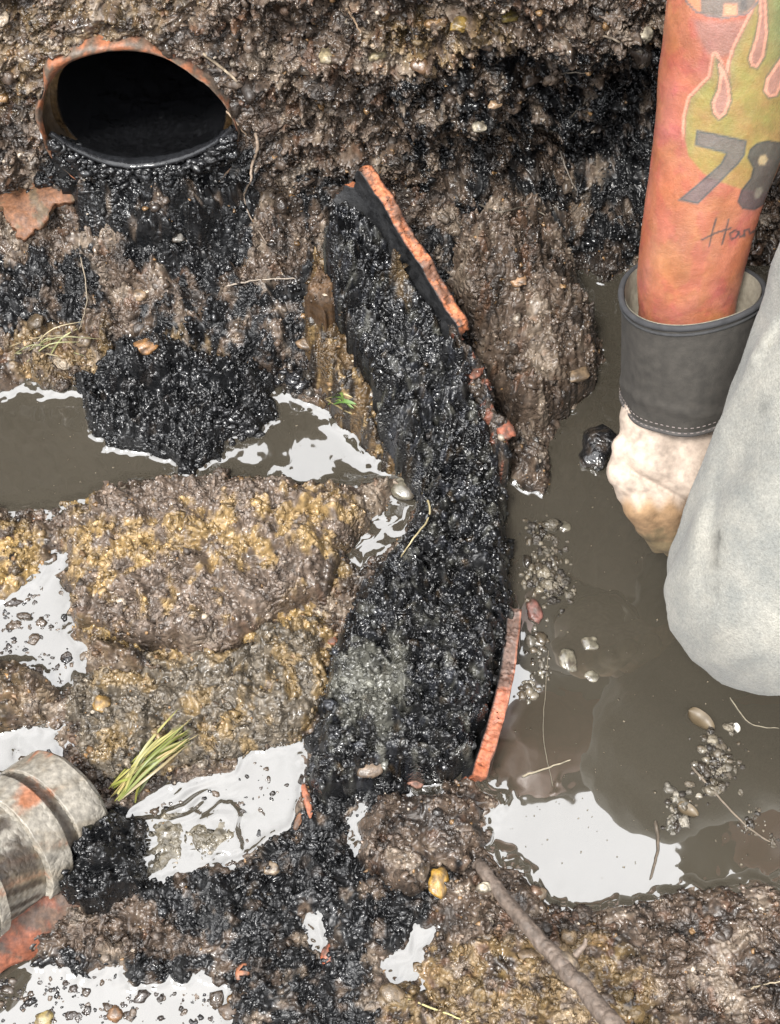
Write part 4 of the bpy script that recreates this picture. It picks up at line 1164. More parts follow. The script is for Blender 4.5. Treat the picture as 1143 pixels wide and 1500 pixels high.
rxx = (0.0515 - 0.0035 * tt) * (1 - 0.0 * tt); ryy = 0.053 - 0.008 * tt
cv, cf_, _, cid = loft(cl_, rxx, ryy, 140)
aw = np.tile(np.linspace(0, 2 * math.pi, 140, endpoint=False), 60); lw = np.repeat(tt, 140)
wob = 0.0026 * np.sin(3 * aw + 1 + 1.5 * lw) * (1 - 0.5 * lw) + 0.0009 * np.sin(7 * aw - 4 * lw) * lw + 0.0012 * np.exp(-((lw - 0.8 - 0.06 * np.sin(2 * aw)) / 0.05) ** 2)
cn = cv - np.repeat(cl_, 140, axis=0); cn /= np.linalg.norm(cn, axis=1)[:, None]
cv = cv + cn * wob[:, None]
gcol = np.tile(np.array([0.036, 0.032, 0.027]), (len(cv), 1))
cuff = child(mesh_np("canvas_cuff", cv, cf_, M_CANVAS, colors=gcol), glove)
lv = cv - cn * 0.003
child(mesh_np("cuff_lining", lv, cf_[:, ::-1].copy(), M_LEATHER, colors=np.tile(np.array([0.30, 0.27, 0.21]), (len(lv), 1))), glove)
def ring_tube(cidx, name, r, color, mat, grow=0.0, k=10):
    c = cv[cid[cidx]] + cn[cid[cidx]] * grow
    n = len(c); tan = np.roll(c, -1, 0) - np.roll(c, 1, 0); tan /= np.linalg.norm(tan, axis=1)[:, None]
    e1 = cn[cid[cidx]]; e2 = np.cross(tan, e1)
    th = np.linspace(0, 2 * math.pi, k, endpoint=False)
    V = c[:, None] + e1[:, None] * (np.cos(th) * r)[None, :, None] + e2[:, None] * (np.sin(th) * r)[None, :, None]
    ids = np.arange(n * k).reshape(n, k); a_ = np.roll(ids, -1, 0); nx = np.roll(ids, -1, 1); an = np.roll(a_, -1, 1)
    F = np.stack([ids, nx, an, a_], -1).reshape(-1, 4)
    return child(mesh_np(name, V.reshape(-1, 3), F, mat, colors=np.tile(np.array(color), (n * k, 1))), glove)
ring_tube(1, "cuff_binding", 0.0023, (0.028, 0.028, 0.030), M_CANVAS, -0.0003)
ring_tube(4, "cuff_binding_edge", 0.0012, (0.03, 0.03, 0.031), M_CANVAS, 0.0002)
ring_tube(58, "cuff_hem", 0.0022, (0.05, 0.046, 0.043), M_CANVAS, -0.0005)
# two rows of pale stitches, each stitch a short raised thread
for row in (54, 57):
    VV, FF = [], []
    base = 0
    c = cv[cid[row]] + cn[cid[row]] * 0.0009
    for i in range(0, 140, 2):
        p, q2 = c[i], c[(i + 1) % 140]; e = q2 - p; nn_ = cn[cid[row]][i]; s_ = np.cross(e, nn_); s_ /= np.linalg.norm(s_)
        for w_, pp in ((0.0005, p), (0.0005, q2)):
            for a_ in ((1, 0), (0, 1), (-1, 0), (0, -0.3)): VV.append(pp + s_ * a_[0] * w_ + nn_ * a_[1] * w_)
        FF += [[base + j, base + (j + 1) % 4, base + 4 + (j + 1) % 4, base + 4 + j] for j in range(4)]
        base += 8
    child(mesh_np("stitching", np.array(VV), np.array(FF), M_LEATHER, colors=np.tile(np.array([0.16, 0.135, 0.125]), (len(VV), 1))), glove)
#PART3
# lip of the buried pipe: wet curved rim with sludge resting against it
lipn = 60
lu = np.array([74, 100, 130, 160, 192, 225, 258, 290, 320, 342]); lvp = np.array([196, 212, 225, 234, 239, 237, 231, 220, 205, 186])
rr_l = ray(lu, lvp); lp = CP + rr_l * ((S0 - 0.006) / rr_l[:, 1])[:, None]
lc = resample(lp, lipn)
lc[:, 2] += 0.0012 * fbm(lc[:, 0], lc[:, 0] * 0, 0.02, 3, 991)
lV, lF, _, _ = loft(lc, np.full(lipn, 0.0030), 0.0062 * np.sin(np.linspace(0.25, math.pi - 0.25, lipn)) + 0.0008, 14, e1ref=(0, 0, 1))
LIPC = lc.copy()
lo_ = mesh_np("lower_lip", lV, lF, M_TAR, colors=np.tile(np.array([0.012, 0.0125, 0.014]), (len(lV), 1))); reparent_keep(lo_, wp)

# ------------------------------------------------------------------ small things lying on the ground
TOPP = np.stack([X, np.where(S < S0, S, TY), np.where(S < S0, np.maximum(TOP, WZ), TZ)], -1)[fine]
TU, TVv, TD = proj(TOPP)
def surf_at(u, v, lift=0.0):
    """the point of the visible surface seen at a photo pixel"""
    w = (TU - u) ** 2 + (TVv - v) ** 2
    k = np.flatnonzero(w < 9)
    if not len(k): k = np.array([np.argmin(w)])
    j = k[np.argmin(TD[k])]
    p = TOPP[j].copy(); p[2] += lift
    return p

def pebble(name, u, v, wpx, hpx, rot, color, label, cat="pebble", mat=None, flat=0.6, rough=0.24, sink=0.5, seed=0, var=0.6, base=ICO3, group=None):
    p = surf_at(u, v); d = (p - CP) @ CF
    a, b = wpx * PX * d / 2, hpx * PX * d / 2
    r = np.random.default_rng(900 + seed + int(u) + int(v))
    bvv = base[0]; q = r.standard_normal((7, 3)); q /= np.linalg.norm(q, axis=1)[:, None]
    k = sum(np.sin(bvv @ q[i] * (2 + 1.6 * i) + i * 2.1) / (1 + 0.7 * i) for i in range(7))
    w = bvv * (1 + rough * k)[:, None]
    w = np.sign(w) * np.abs(w) ** 0.9
    x, y, z = w[:, 0] * a, w[:, 1] * b, w[:, 2] * min(a, b) * flat
    t = math.radians(rot); x, y = x * math.cos(t) - y * math.sin(t), x * math.sin(t) + y * math.cos(t)
    V = np.stack([x, y, z + min(a, b) * flat * (1 - 2 * sink)], -1) + p
    c = np.tile(np.array(color) * 0.8, (len(V), 1)) * (1 + var * fbm(V[:, 0] + V[:, 2], V[:, 1], 0.006, 3, 77))[:, None]
    md = (smooth(0.0, 0.35, fbm(V[:, 0], V[:, 1] + V[:, 2], 0.008, 3, 78 + seed) + 0.25 * (w[:, 2] < 0)) * 0.75)[:, None]; c = c * (1 - md) + MUDC * md
    return mesh_np(name, V, base[1], mat or M_STONE, colors=np.clip(c, .003, .9), label=label, cat=cat, group=group)

YEL = (0.30, 0.17, 0.03); TAN = (0.22, 0.15, 0.09); PALE = (0.33, 0.29, 0.22); GRY = (0.14, 0.13, 0.115); DRK = (0.02, 0.018, 0.017); REDC = (0.28, 0.075, 0.035)
PEB = [
 (638, 1292, 26, 40, 5, YEL, "amber yellow pebble in the black mud beside the stick's tip"),
 (208, 434, 24, 20, 0, TAN, "tan rounded pebble on the slope below the pipe mouth"),
 (216, 508, 30, 26, 20, (0.22, 0.11, 0.04), "orange-brown pebble above the black heap in the left pool"),
 (478, 82, 24, 28, 0, (0.27, 0.22, 0.13), "cream pebble in the wall, larger of the two above the terracotta lip"),
 (552, 76, 26, 24, 30, (0.30, 0.25, 0.15), "cream pebble in the wall right of the larger cream one"),
 (672, 38, 28, 26, 0, (0.20, 0.13, 0.035), "ochre pebble high in the earth wall"),
 (750, 22, 30, 18, 10, (0.17, 0.125, 0.03), "olive ochre pebble at the top of the earth wall"),
 (704, 186, 20, 18, 0, PALE, "whitish pebble in the dark part of the earth wall"),
 (724, 152, 20, 14, 20, (0.30, 0.20, 0.12), "small peach stone in the dark part of the earth wall"),
 (948, 52, 26, 24, 0, PALE, "pale gritty stone in the wall beside the forearm"),
 (850, 548, 40, 22, 25, (0.20, 0.14, 0.085), "flat tan stone at the clod's tip over the water"),
 (762, 412, 26, 18, 0, (0.30, 0.18, 0.10), "pinkish tan stone on the top of the lumpy clod"),
 (780, 895, 20, 38, 8, (0.17, 0.075, 0.06), "smooth reddish oval stone floating next to the sludge mound"),
 (548, 1128, 40, 26, 35, (0.16, 0.115, 0.08), "tan stone at the foot of the sludge mound"),
 (572, 1462, 36, 34, 0, (0.10, 0.07, 0.04), "round ochre clay ball at the bottom below the white puddle"),
 (790, 1308, 22, 22, 0, (0.12, 0.09, 0.06), "small brown pebble at the edge of the white reflection"),
 (445, 505, 24, 20, 0, (0.14, 0.09, 0.05), "brown pebble left of the mud ridge above the pool"),
 (262, 350, 18, 16, 0, GRY, "grey pebble in the black mud under the pipe mouth"),
 (146, 1032, 26, 30, 70, (0.22, 0.135, 0.045), "amber stone beside the lower clod at the foamy puddle"),
 (706, 1300, 20, 16, 0, PALE, "white stone just under the stick"),
 (400, 1268, 22, 18, 0, (0.15, 0.11, 0.07), "light brown pebble in the mud right of the rippled puddle"),
 (330, 1480, 26, 24, 0, (0.10, 0.07, 0.05), "reddish brown pebble in the bottom puddle's edge"),
 (60, 1490, 30, 20, 0, (0.26, 0.20, 0.08), "yellowish stone in the bottom left puddle"),
 (166, 1482, 20, 24, 0, (0.16, 0.085, 0.04), "brown round stone in the bottom left puddle"),
]
for i, (u, v, w, h, r, c, lb) in enumerate(PEB): pebble("pebble", u, v, w, h, r, c, lb, seed=i)
pebble("black_stone", 876, 662, 46, 62, -20, (0.012, 0.012, 0.013), "shiny black stone standing in the water beside the glove", cat="stone", flat=0.8, rough=0.3, mat=M_SLUDGE)
for (u, v, w, h, r, c, lb) in [
 (480, 1400, 22, 34, 0, REDC, "red clay chip in the black mud near the bottom"),
 (357, 1422, 26, 22, 20, (0.25, 0.09, 0.04), "small orange clay chip at the bottom puddle"),
 (740, 630, 26, 34, 0, (0.24, 0.075, 0.04), "red-orange clay chip beside the bend of the two channels"),
 (487, 937, 18, 12, -30, (0.28, 0.10, 0.05), "tiny orange chip between the yellow slab and the sludge mound"),
 (697, 545, 26, 16, 40, (0.17, 0.06, 0.035), "dull red chip on the clod right of the upper channel"),
 (608, 1148, 16, 26, 50, (0.28, 0.14, 0.10), "pink clay chip under the lower end of the channel")]:
    pebble("clay_chip", u, v, w, h, r, c, lb, cat="clay chip", mat=M_TERRA, flat=0.45, rough=0.2)

# broken pieces of pipe wall, each a curved shard
def shard(u0, v0, z0, u1, v1, z1, r, a0, a1, thick, base, mud, seed, label, amt=0.25, jag=0.006, mat=None):
    A_ = Pz(u0, v0, z0); B_ = Pz(u1, v1, z1)
    return shell("clay_shard", A_, B_, r, thick, a0, a1, nlen=50, seed=seed, jag=jag, colfn=shard_col(base, mud, amt), mat=mat, label=label, cat="shard")
p = surf_at(70, 330)
shard(40, 372, p[2] - 0.052, 118, 322, p[2] - 0.045, 0.060, 62, 112, 0.010, (0.13, 0.058, 0.028), (0.07, 0.052, 0.03), 31, "orange-brown clay shard half buried at the left below the pipe mouth", jag=0.008)
shard(-60, 1408, -0.018, 112, 1286, -0.020, 0.036, 35, 112, 0.010, (0.16, 0.050, 0.024), (0.06, 0.043, 0.03), 33, "large red clay shard under the banded pipe at the left", amt=-0.12, jag=0.006)
pebble("clay_chip", 452, 1170, 11, 48, 14, (0.26, 0.09, 0.045), "bright orange clay sliver at the right end of the rippled puddle", cat="clay chip", mat=M_TERRA, flat=0.6, rough=0.2, sink=0.2, seed=3)
pebble("clay_chip", 436, 1198, 10, 28, -18, (0.20, 0.09, 0.045), "shorter orange sliver, lower left of the bright one", cat="clay chip", mat=M_TERRA, flat=0.6, rough=0.2, sink=0.2, seed=4)

# banded pipe end at the lower left
def band_col(V, C, nn, n2, amt=1.0):
    a1 = fbm(V[:, 0] * 1.0 + V[:, 2] * 0.7, V[:, 1] + V[:, 2] * 0.6, 0.022, 5, 885, 0.6); a2 = fbm(V[:, 0] - V[:, 2], V[:, 1] + V[:, 2], 0.030, 4, 887)
    c = np.tile(np.array([0.175, 0.16, 0.135]), (len(V), 1)) * (1 + 0.25 * a2)[:, None]
    st = (smooth(-0.15, 0.45, a1) * 0.85 * amt)[:, None]
    c = c * (1 - st) + np.array([0.10, 0.078, 0.05]) * st
    u, v, d = proj(V)
    o = (smooth(0.15, 0.6, np.exp(-((u - 45) / 22.) ** 2 - ((v - 1160) / 22.) ** 2) + 0.5 * a1 - 0.1) * 0.85)[:, None]
    c = c * (1 - o) + np.array([0.20, 0.07, 0.03]) * o
    k = (C == 2)[:, None] & (amt > 0.9)
    c = np.where(k, np.array([0.24, 0.07, 0.035]) * (1 - 0.6 * smooth(-.2, .4, a1))[:, None], c)
    return c
def band_rim(V, C, nn, n2): return band_col(V, C * 0, nn, n2, 0.5) * 1.2
def wall_col(V, C, nn, n2):
    c = band_col(V, C, nn, n2)
    t = (V - bB) @ a_
    a1 = fbm(V[:, 0] * 1.0 + V[:, 2] * 0.7, V[:, 1] + V[:, 2] * 0.6, 0.014, 4, 889, 0.6)
    g = np.exp(-((t + 0.040) / 0.006) ** 2) + smooth(-0.072, -0.080, t) * smooth(-0.5, 0.1, a1) + 0.3 * smooth(0.2, 0.5, a1)
    g = np.clip(g, 0, 1)[:, None] * 0.9
    return c * (1 - g) + np.array([0.035, 0.026, 0.019]) * g
rA, rB = on(-115, 1430, 0.090), on(150, 1222, 0.0)          # the broken long edge, dipping into the mud at its far end
a_, r_u, u_u = frame_for(rB - rA); Lb = np.linalg.norm(rB - rA); RB = 0.041
bA = rA - r_u * RB; bB = rB - r_u * RB
band = empty("banded_clay_pipe", bB, label="broken pale glazed pipe end with raised bands at the lower left edge", cat="pipe")
o, _ = shell("pipe_wall", bA, bB, RB, 0.009, -4, 176, nlen=140, seed=41, jag=0.0012, colfn=wall_col, mat=M_GLAZE)
reparent_keep(o, band)
for i, (s_a, s_b, hgt) in enumerate(((-0.034, -0.004, 0.0035), (-0.072, -0.048, 0.0075), (-0.122, -0.112, 0.006), (-0.140, -0.133, 0.008), (-0.175, -0.160, 0.007))):
    o, _ = shell("raised_band", bB + a_ * s_a, bB + a_ * s_b, RB + 0.0085, hgt, -2, 172, nlen=30, seed=50 + i, jag=0.0008, colfn=band_rim, mat=M_GLAZE)
    reparent_keep(o, band)

# ------------------------------------------------------------------ tubes: roots, straws, stick, grass
def tube(name, pts3, r0, r1, mat, color=None, n=None, k=8, wob=0.0, bark=0.0, **tags):
    n = n or max(12, len(pts3) * 6)
    c = resample(pts3, n)
    if wob:
        t = np.linspace(0, 1, n)
        for ax in range(3): c[:, ax] += wob * fbm(t, t * 0 + ax * 3.1, 0.12, 3, 950 + len(pts3))
    rad_ = np.linspace(r0, r1, n); rad_[0] *= 0.5; rad_[-1] *= 0.4
    ref = (0.3, 0.2, 1) if abs((c[-1] - c[0])[2]) < 0.7 * np.linalg.norm(c[-1] - c[0]) else (1, 0, 0)
    V, F, th, ids = loft(c, rad_, rad_, k, e1ref=ref)
    if bark:
        cc2 = np.repeat(c, k, axis=0); nn2 = V - cc2
        tt2 = np.repeat(np.linspace(0, 1, n), k); aa = np.tile(th, n)
        V = cc2 + nn2 * (1 + bark * fbm(tt2 * 2, aa * 0.1, 0.05, 4, 971))[:, None]
    F = np.vstack([F, [[ids[0, 0], ids[0, k // 4], ids[0, k // 2], ids[0, 3 * k // 4]]], [[ids[-1, 0], ids[-1, 3 * k // 4], ids[-1, k // 2], ids[-1, k // 4]]]])
    cols = None
    if color is not None:
        tt2 = np.repeat(np.linspace(0, 1, n), k)
        cols = np.tile(np.array(color), (len(V), 1)) * (1 + 0.3 * fbm(tt2, np.tile(th, n) * 0.05, 0.08, 3, 977))[:, None]
    return mesh_np(name, V, F, mat, colors=np.clip(cols, .003, .9) if cols is not None else None, **tags)
M_ROOT = vc_mat("root_bark", rough=(0.45, 0.7), vscale=300, vary=0.3, bumps=((900, 0.4, 0.0004),))
def onsurf(pts, lift=0.0015):
    return np.array([surf_at(u, v, lift) for u, v in pts])
ROOTS = [
 ([(372,196),(378,222),(372,245),(366,268)], 0.0018, 0.0012, (0.20, 0.15, 0.11), "pale root hanging from the pipe's right side"),
 ([(366,268),(358,290),(362,312),(380,340),(396,362)], 0.0010, 0.0006, (0.13, 0.10, 0.075), "thin root trailing down the slope under the pale hanging root"),
 ([(330,166),(345,184),(362,198)], 0.0012, 0.0007, (0.26, 0.19, 0.13), "short bare root at the lower right of the pipe's rim"),
 ([(300,80),(325,100),(345,120),(362,134)], 0.0015, 0.0010, (0.30, 0.24, 0.17), "cream root over the top right of the pipe's rim"),
 ([(330,424),(360,416),(395,411),(432,412)], 0.0010, 0.0006, (0.24, 0.20, 0.16), "pale curved rootlet on the slope left of the brown shard"),
 ([(820,222),(832,250),(842,282)], 0.0010, 0.0006, (0.13, 0.11, 0.09), "grey rootlet hanging in the dark hollow"),
 ([(790,190),(812,196),(838,168),(858,150)], 0.0010, 0.0006, (0.10, 0.085, 0.065), "dark forked-looking rootlet above the hollow"),
 ([(700,300),(735,310),(770,305),(800,320)], 0.0010, 0.0006, (0.10, 0.085, 0.065), "thin brown rootlet across the foot of the wall"),
 ([(866,66),(880,58),(905,66),(922,74)], 0.0012, 0.0008, (0.12, 0.095, 0.07), "brown root crossing the upper wall near the forearm"),
 ([(800,118),(835,108),(862,112)], 0.0010, 0.0006, (0.13, 0.11, 0.085), "faint root in the wall above the hollow"),
 ([(505,14),(520,30),(528,50)], 0.0012, 0.0008, (0.20, 0.14, 0.09), "tan root at the top edge of the earth wall"),
 ([(120,380),(128,440),(118,486)], 0.0007, 0.0005, (0.16, 0.13, 0.09), "thin straight rootlet on the left slope"),
]
for pts, r0, r1, c, lb in ROOTS: tube("root", onsurf(pts, 0.002), r0, r1, M_ROOT, color=c, k=8, wob=0.0008, label=lb, cat="root")
STRAWS = [
 ([(616,722),(628,740),(627,765),(605,790),(586,815)], 0.0011, 0.0006, (0.30, 0.25, 0.14), "yellowish straw bent over the black sludge mound"),
 ([(598,1462),(640,1478),(690,1496)], 0.0009, 0.0006, (0.33, 0.29, 0.13), "pale yellow straw lying at the bottom by the clay ball"),
 ([(766,1136),(800,1125),(834,1112)], 0.0011, 0.0005, (0.20, 0.17, 0.12), "small pale twig floating above the white reflection"),
 ([(802,952),(800,1020),(798,1080),(810,1150)], 0.0005, 0.0004, (0.10, 0.085, 0.06), "thin stem lying in the water, crossing the small pale twig"),
 ([(1070,1020),(1100,1058),(1140,1066)], 0.0006, 0.0004, (0.16, 0.14, 0.10), "fine root floating under the jeans"),
 ([(1052,988),(1062,978),(1074,972)], 0.0008, 0.0005, (0.32, 0.30, 0.26), "tiny pale splinter in the water at the bottom of the knee"),
 ([(1098,1450),(1120,1440),(1146,1436)], 0.0008, 0.0005, (0.22, 0.18, 0.12), "short straw at the lower right corner on the bank"),
 ([(1012,1122),(1040,1152),(1066,1180),(1098,1212),(1130,1232)], 0.0011, 0.0007, (0.11, 0.085, 0.06), "dark rootlet string drifting from the floating clump to the right"),
 ([(960,1200),(962,1240),(952,1286)], 0.0016, 0.0010, (0.06, 0.045, 0.03), "dark twig standing in the right side of the white reflection"),
]
for pts, r0, r1, c, lb in STRAWS: tube("straw", onsurf(pts, 0.001), r0, r1, M_ROOT, color=c, k=8, wob=0.0005, label=lb, cat="straw")
# the stick, nearer the camera at its lower end
M_BARK = vc_mat("stick_bark", rough=(0.55, 0.75), vscale=240, vary=0.35, bumps=((420, 0.7, 0.001),))
q0 = surf_at(700, 1262)
stick = empty("stick", q0, label="bare brownish stick rising from the mud to the bottom edge", cat="stick")
sp = np.array([q0, Pz(742, 1318, q0[2] + 0.022), Pz(800, 1388, q0[2] + 0.045), Pz(850, 1442, q0[2] + 0.062), Pz(905, 1512, q0[2] + 0.085), Pz(960, 1590, q0[2] + 0.11)])
o = tube("stick_shaft", sp, 0.0050, 0.0078, M_BARK, color=(0.095, 0.072, 0.057), n=200, k=28, wob=0.0018, bark=0.14); reparent_keep(o, stick)
kn = pebble("knot", 838, 1402, 34, 26, -40, (0.16, 0.12, 0.08), None, cat=None, mat=M_BARK)
kn.location = Vector(Pz(828, 1412, q0[2] + 0.052)) + Vector((0, 0, -0.003)); reparent_keep(kn, stick)
tw = tube("twig", np.array([Pz(842, 1400, q0[2] + 0.056), Pz(856, 1385, q0[2] + 0.062), Pz(858, 1374, q0[2] + 0.066)]), 0.0028, 0.0012, M_BARK, color=(0.12, 0.09, 0.07)); reparent_keep(tw, stick)

# grass tuft
M_GRASS = vc_mat("grass_blade", rough=(0.35, 0.55), vscale=60, vary=0.2, bumps=((500, 0.2, 0.0003),))
def blades(root, n, base_uv, tip_uv, spread_b, spread_t, cols, wid, name="blade"):
    r = np.random.default_rng(5)
    for i in range(n):
        b0 = surf_at(base_uv[0] + r.normal(0, spread_b[0]), base_uv[1] + r.normal(0, spread_b[1]), 0.001)
        f = r.uniform(0.6, 1.08)
        tu, tv_ = base_uv[0] + (tip_uv[0] - base_uv[0]) * f + r.normal(0, spread_t[0]), base_uv[1] + (tip_uv[1] - base_uv[1]) * f + r.normal(0, spread_t[1])
        t0 = surf_at(tu, tv_, 0.002 + r.uniform(0, 0.008))
        mid = (b0 + t0) / 2 + np.array([r.normal(0, .002), r.normal(0, .002), r.uniform(0.004, 0.016)])
        c = resample([b0, mid, t0], 9); w = wid * r.uniform(0.6, 1.3) * np.array([.6, .9, 1, 1, .95, .85, .65, .4, .06])
        side = np.cross(c[-1] - c[0], (0, 0, 1)); side /= np.linalg.norm(side); side = side + np.array([0, 0, r.normal(0, 0.5)]); side /= np.linalg.norm(side)
        V = np.concatenate([c - side * w[:, None], c + np.array([0, 0, -0.0003]), c + side * w[:, None]])
        F = np.array([[j, j + 1, j + 10, j + 9] for j in range(8)] + [[j + 9, j + 10, j + 19, j + 18] for j in range(8)])
        cc = np.tile(cols[r.integers(len(cols))], (27, 1)) * r.uniform(0.7, 1.3)
        o = mesh_np(name, V, F, M_GRASS, colors=cc); reparent_keep(o, root)
gcols = [np.array([0.20, 0.25, 0.04]), np.array([0.30, 0.32, 0.08]), np.array([0.14, 0.19, 0.03]), np.array([0.34, 0.31, 0.10]), np.array([0.24, 0.28, 0.05])]
tuft = empty("grass_tuft", surf_at(172, 1165), label="yellow-green tuft of grass blades beside the banded pipe", cat="grass tuft")
blades(tuft, 85, (178, 1158), (272, 1076), (11, 8), (12, 10), [g * np.array([0.72, 0.62, 0.8]) for g in gcols], 0.0011)
sprig = empty("green_sprig", surf_at(500, 600), label="small green leafy sprig at the pool's edge by the mud ridge", cat="leaf")
blades(sprig, 7, (480, 590), (520, 608), (5, 4), (7, 8), [np.array([0.07, 0.13, 0.03]), np.array([0.12, 0.17, 0.04]), np.array([0.25, 0.20, 0.10])], 0.0019, "leaf")
dry = empty("dry_grass_wisp", surf_at(60, 520), label="few dry grass wisps on the slope above the left pool", cat="grass")
blades(dry, 10, (40, 522), (120, 510), (22, 8), (30, 18), [np.array([0.20, 0.20, 0.09]), np.array([0.24, 0.20, 0.12])], 0.0007)

# ------------------------------------------------------------------ floating debris
M_FOAM = vc_mat("scum_foam", rough=(0.08, 0.3), vscale=300, vary=0.3, ior=1.7, bumps=((500, 0.5, 0.0006),))
def clump(name, blobs, n, col_, label, cat, mat=M_SOIL, seed=0, size=(0.0016, 0.5)):
    r = np.random.default_rng(seed); pts = []
    for (u, v, su, sv_) in blobs:
        m = max(3, int(n * (su * sv_) / sum(b[2] * b[3] for b in blobs)))
        for _ in range(m):
            q = surf_at(u + r.normal(0, su * .5), v + r.normal(0, sv_ * .5)); pts.append(q)
    pts = np.array(pts); sz = r.lognormal(math.log(size[0]), size[1], len(pts))
    bvv, bff = ICO2; k = len(bvv); V, F, C = [], [], []
    for i, (p, s_) in enumerate(zip(pts, sz)):
        q = r.standard_normal((3, 3))
        w = bvv * (1 + 0.2 * np.sin(bvv @ q[0] * 2.5) + 0.15 * np.sin(bvv @ q[1] * 4))[:, None] * np.array([r.uniform(.7, 1.5), r.uniform(.7, 1.5), 0.7]) * s_
        V.append(w + p + [0, 0, s_ * 0.1]); F.append(bff + i * k); C.append(np.tile(np.array(col_[r.integers(len(col_))]), (k, 1)) * r.uniform(.6, 1.4))
    return mesh_np(name, np.concatenate(V), np.concatenate(F), mat, colors=np.concatenate(C), label=label, cat=cat)
MC = [(0.065, 0.052, 0.036), (0.10, 0.085, 0.062), (0.03, 0.024, 0.018)]
FC = [(0.09, 0.08, 0.06), (0.06, 0.052, 0.04), (0.14, 0.125, 0.10)]
clump("floating_clump", [(1055,1118,34,40),(1040,1090,14,26),(1048,1150,16,18)], 170, MC, "grey-brown clump of rootlets and grit floating in the right pool", "clump", seed=1)
clump("floating_clump", [(800,820,30,34),(790,780,24,20),(815,860,26,30),(780,845,18,24)], 260, MC, "gritty patch of mud floating right beside the sludge mound", "clump", seed=2)
clump("floating_clump", [(790,940,12,26),(795,975,12,22),(770,1010,16,18)], 90, FC + MC, "string of pale crumbs drifting beside the lower terracotta edge", "clump", seed=3, mat=M_FOAM)
clump("floating_clump", [(1000,1170,24,22),(985,1200,18,16)], 80, MC + FC, "little clump floating at the upper right corner of the white reflection", "clump", seed=4)
clump("floating_clump", [(1110,1200,20,18),(1090,1215,14,14),(1135,1230,10,14)], 50, MC, "loose bits of mud floating nearest the right edge", "clump", seed=5, size=(0.001, .5))
clump("floating_clump", [(345,614,26,16),(352,632,20,12)], 90, [(0.008, 0.008, 0.009)], "black clot in the left pool right of the black heap", "clump", seed=6, mat=M_SLUDGE, size=(0.0026, .4))
clump("floating_clump", [(440,560,24,20),(420,556,14,10)], 90, [(0.008, 0.008, 0.009), (0.03, 0.025, 0.02)], "black clot on the shore of the left pool by the mud ridge", "clump", seed=7, mat=M_SLUDGE, size=(0.0028, .4))
# foam blobs: flat pale discs of scum
for (u, v, w, h, r, lb) in [
 (866, 941, 26, 22, 20, "upper pale foam blob of three in the right pool"), (836, 968, 22, 38, 15, "tall pale foam blob of three in the right pool"), (866, 988, 20, 16, -20, "lower small foam blob of three in the right pool"),
 (826, 770, 18, 18, 0, "white foam blob right of the gritty floating patch"), (590, 715, 34, 36, 30, "foam ring in the gap left of the sludge mound"),
 (858, 1135, 0, 0, 0, None)]:
    if lb: pebble("foam_blob", u, v, w, h, r, (0.15, 0.135, 0.10), lb, cat="foam", mat=M_FOAM, flat=0.35, rough=0.2, sink=0.45)
for (u, v, w, h, r, lb) in [(1024, 1055, 46, 24, -42, "brown curled leaf floating in the right pool"), (1008, 1186, 34, 18, -30, "small dark leaf floating at the white reflection's corner"), (1080, 1066, 10, 14, 10, "tiny white petal floating at the right")]:
    p = surf_at(u, v, 0.001); d = (p - CP) @ CF
    a, b = w * PX * d / 2, h * PX * d / 2; t_a = math.radians(r)
    gu_, gv_ = np.meshgrid(np.linspace(-1, 1, 17), np.linspace(-1, 1, 9))
    prof_ = np.sqrt(np.clip(1 - gu_ ** 2, 0, 1)) * (1 - 0.2 * gu_)
    x_, y_ = gu_ * a, gv_ * prof_ * b; z_ = (gv_ ** 2) * b * 0.5 + 0.0006 * np.sin(gu_ * 5)
    x_, y_ = x_ * math.cos(t_a) - y_ * math.sin(t_a), x_ * math.sin(t_a) + y_ * math.cos(t_a)
    top_ = np.stack([x_, y_, z_], -1).reshape(-1, 3) + p; bot_ = top_ - [0, 0, 0.0007]
    I_ = np.arange(17 * 9).reshape(9, 17); f_ = np.stack([I_[:-1, :-1], I_[:-1, 1:], I_[1:, 1:], I_[1:, :-1]], -1).reshape(-1, 4)
    cL = (0.10, 0.075, 0.045) if w > 20 else (0.5, 0.48, 0.44)
    mesh_np("leaf", np.vstack([top_, bot_]), np.vstack([f_, f_[:, ::-1] + 153]), M_GRASS, colors=np.tile(np.array(cL), (306, 1)), label=lb, cat="leaf" if w > 20 else "petal")
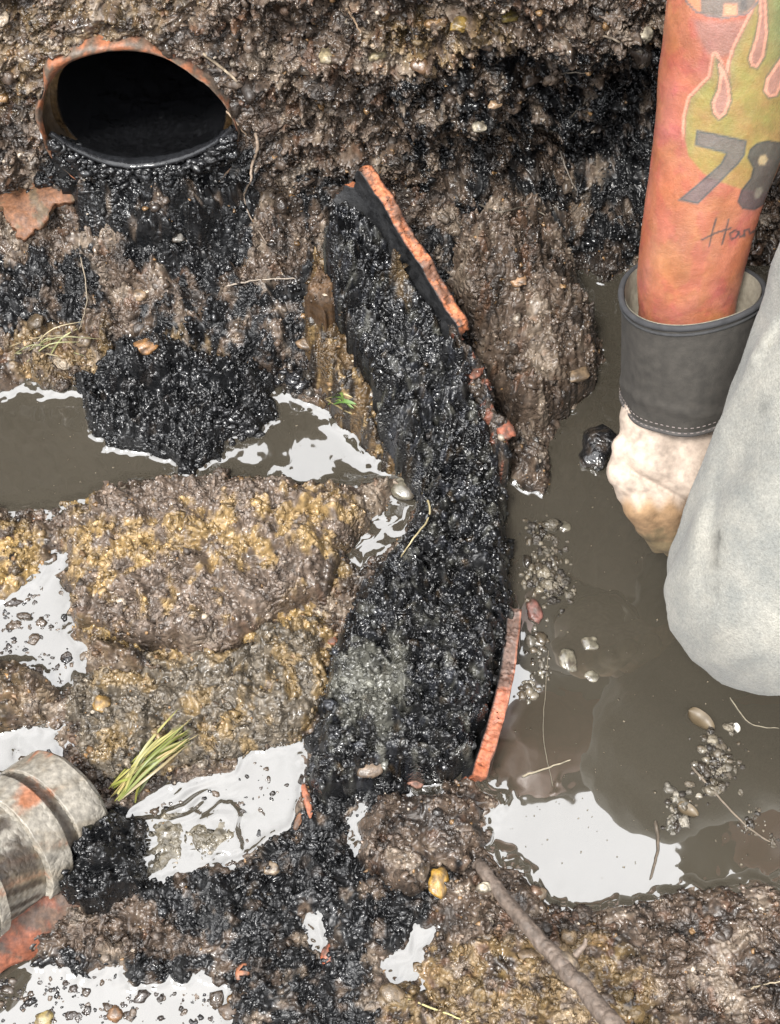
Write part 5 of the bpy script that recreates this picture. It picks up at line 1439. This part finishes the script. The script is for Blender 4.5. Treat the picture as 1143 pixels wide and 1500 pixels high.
# black grains banked up against the pipe's lower lip
r = np.random.default_rng(61); kk = r.integers(2, lipn - 2, 1100)
gp = LIPC[kk] + np.stack([r.normal(0, 0.002, 1100), r.uniform(-0.008, 0.006, 1100), -0.0045 - np.abs(r.normal(0, 0.010, 1100))], -1)
crumbs("sludge_grains", gp, np.tile(BLK, (1100, 1)) * r.uniform(0.7, 2.2, (1100, 1)), np.clip(r.lognormal(math.log(0.0026), 0.4, 1100), 0.001, 0.006), M_SLUDGE, ICO2, True, rough=0.3, sink=0.0, label="black lumps heaped against the buried pipe's lower lip")
# fine scum specks on the water
r = np.random.default_rng(77); n = 260
wu = r.uniform(740, 1143, n); wv2 = r.uniform(640, 1290, n)
ptsw = Pz(wu, wv2, 0.0006); okw = samp(Dw, ptsw[:, 0], ptsw[:, 1]) < -0.006
wl = Pz(r.uniform(5, 560, 60), r.uniform(580, 730, 60), 0.0006); wl = wl[samp(Dw, wl[:, 0], wl[:, 1]) < -0.006]
ptsw = np.vstack([ptsw[okw], wl])
crumbs("scum_specks", ptsw, np.tile(np.array([0.12, 0.10, 0.07]), (len(ptsw), 1)), r.lognormal(math.log(0.0005), 0.4, len(ptsw)), M_SOIL, ICO1, True, flat=0.3, sink=0.0, label="specks of scum floating on the pools")

def bits(n, boxes, seed, label, size=0.0016):
    r = np.random.default_rng(seed); P_ = []
    for (u0, v0, u1, v1, m) in boxes:
        u_, v_ = r.uniform(u0, u1, m), r.uniform(v0, v1, m)
        cl_n = fbm(u_ / 1000, v_ / 1000, 0.03, 2, seed)
        q_ = Pz(u_, v_, 0.0)[cl_n > -0.05]; P_.append(q_)
    P_ = np.concatenate(P_)
    sz_ = np.clip(r.lognormal(math.log(size), 0.55, len(P_)), 0.0007, 0.0075)
    cc_b = np.array([[0.012, 0.011, 0.011], [0.05, 0.037, 0.027], [0.022, 0.017, 0.014]])[r.integers(0, 3, len(P_))] * r.uniform(.6, 1.6, (len(P_), 1))
    crumbs("mud_bits", P_, cc_b, sz_, M_SLUDGE, ICO2, True, rough=0.45, sink=0.15, flat=0.5, label=label)
bits(0, [(-20, 1395, 340, 1500, 750)], 11, "black crumbs and grit poking out of the bottom left puddle")
bits(0, [(0, 830, 125, 1010, 420), (15, 1060, 100, 1125, 60)], 12, "dark grit speckling the foamy puddle at the left", size=0.0017)
bits(0, [(505, 700, 620, 820, 130)], 13, "grit in the wet gap left of the sludge mound", size=0.0016)
bits(0, [(190, 1100, 440, 1270, 200), (590, 1120, 660, 1170, 40)], 14, "grit in the rippled puddle", size=0.0014)
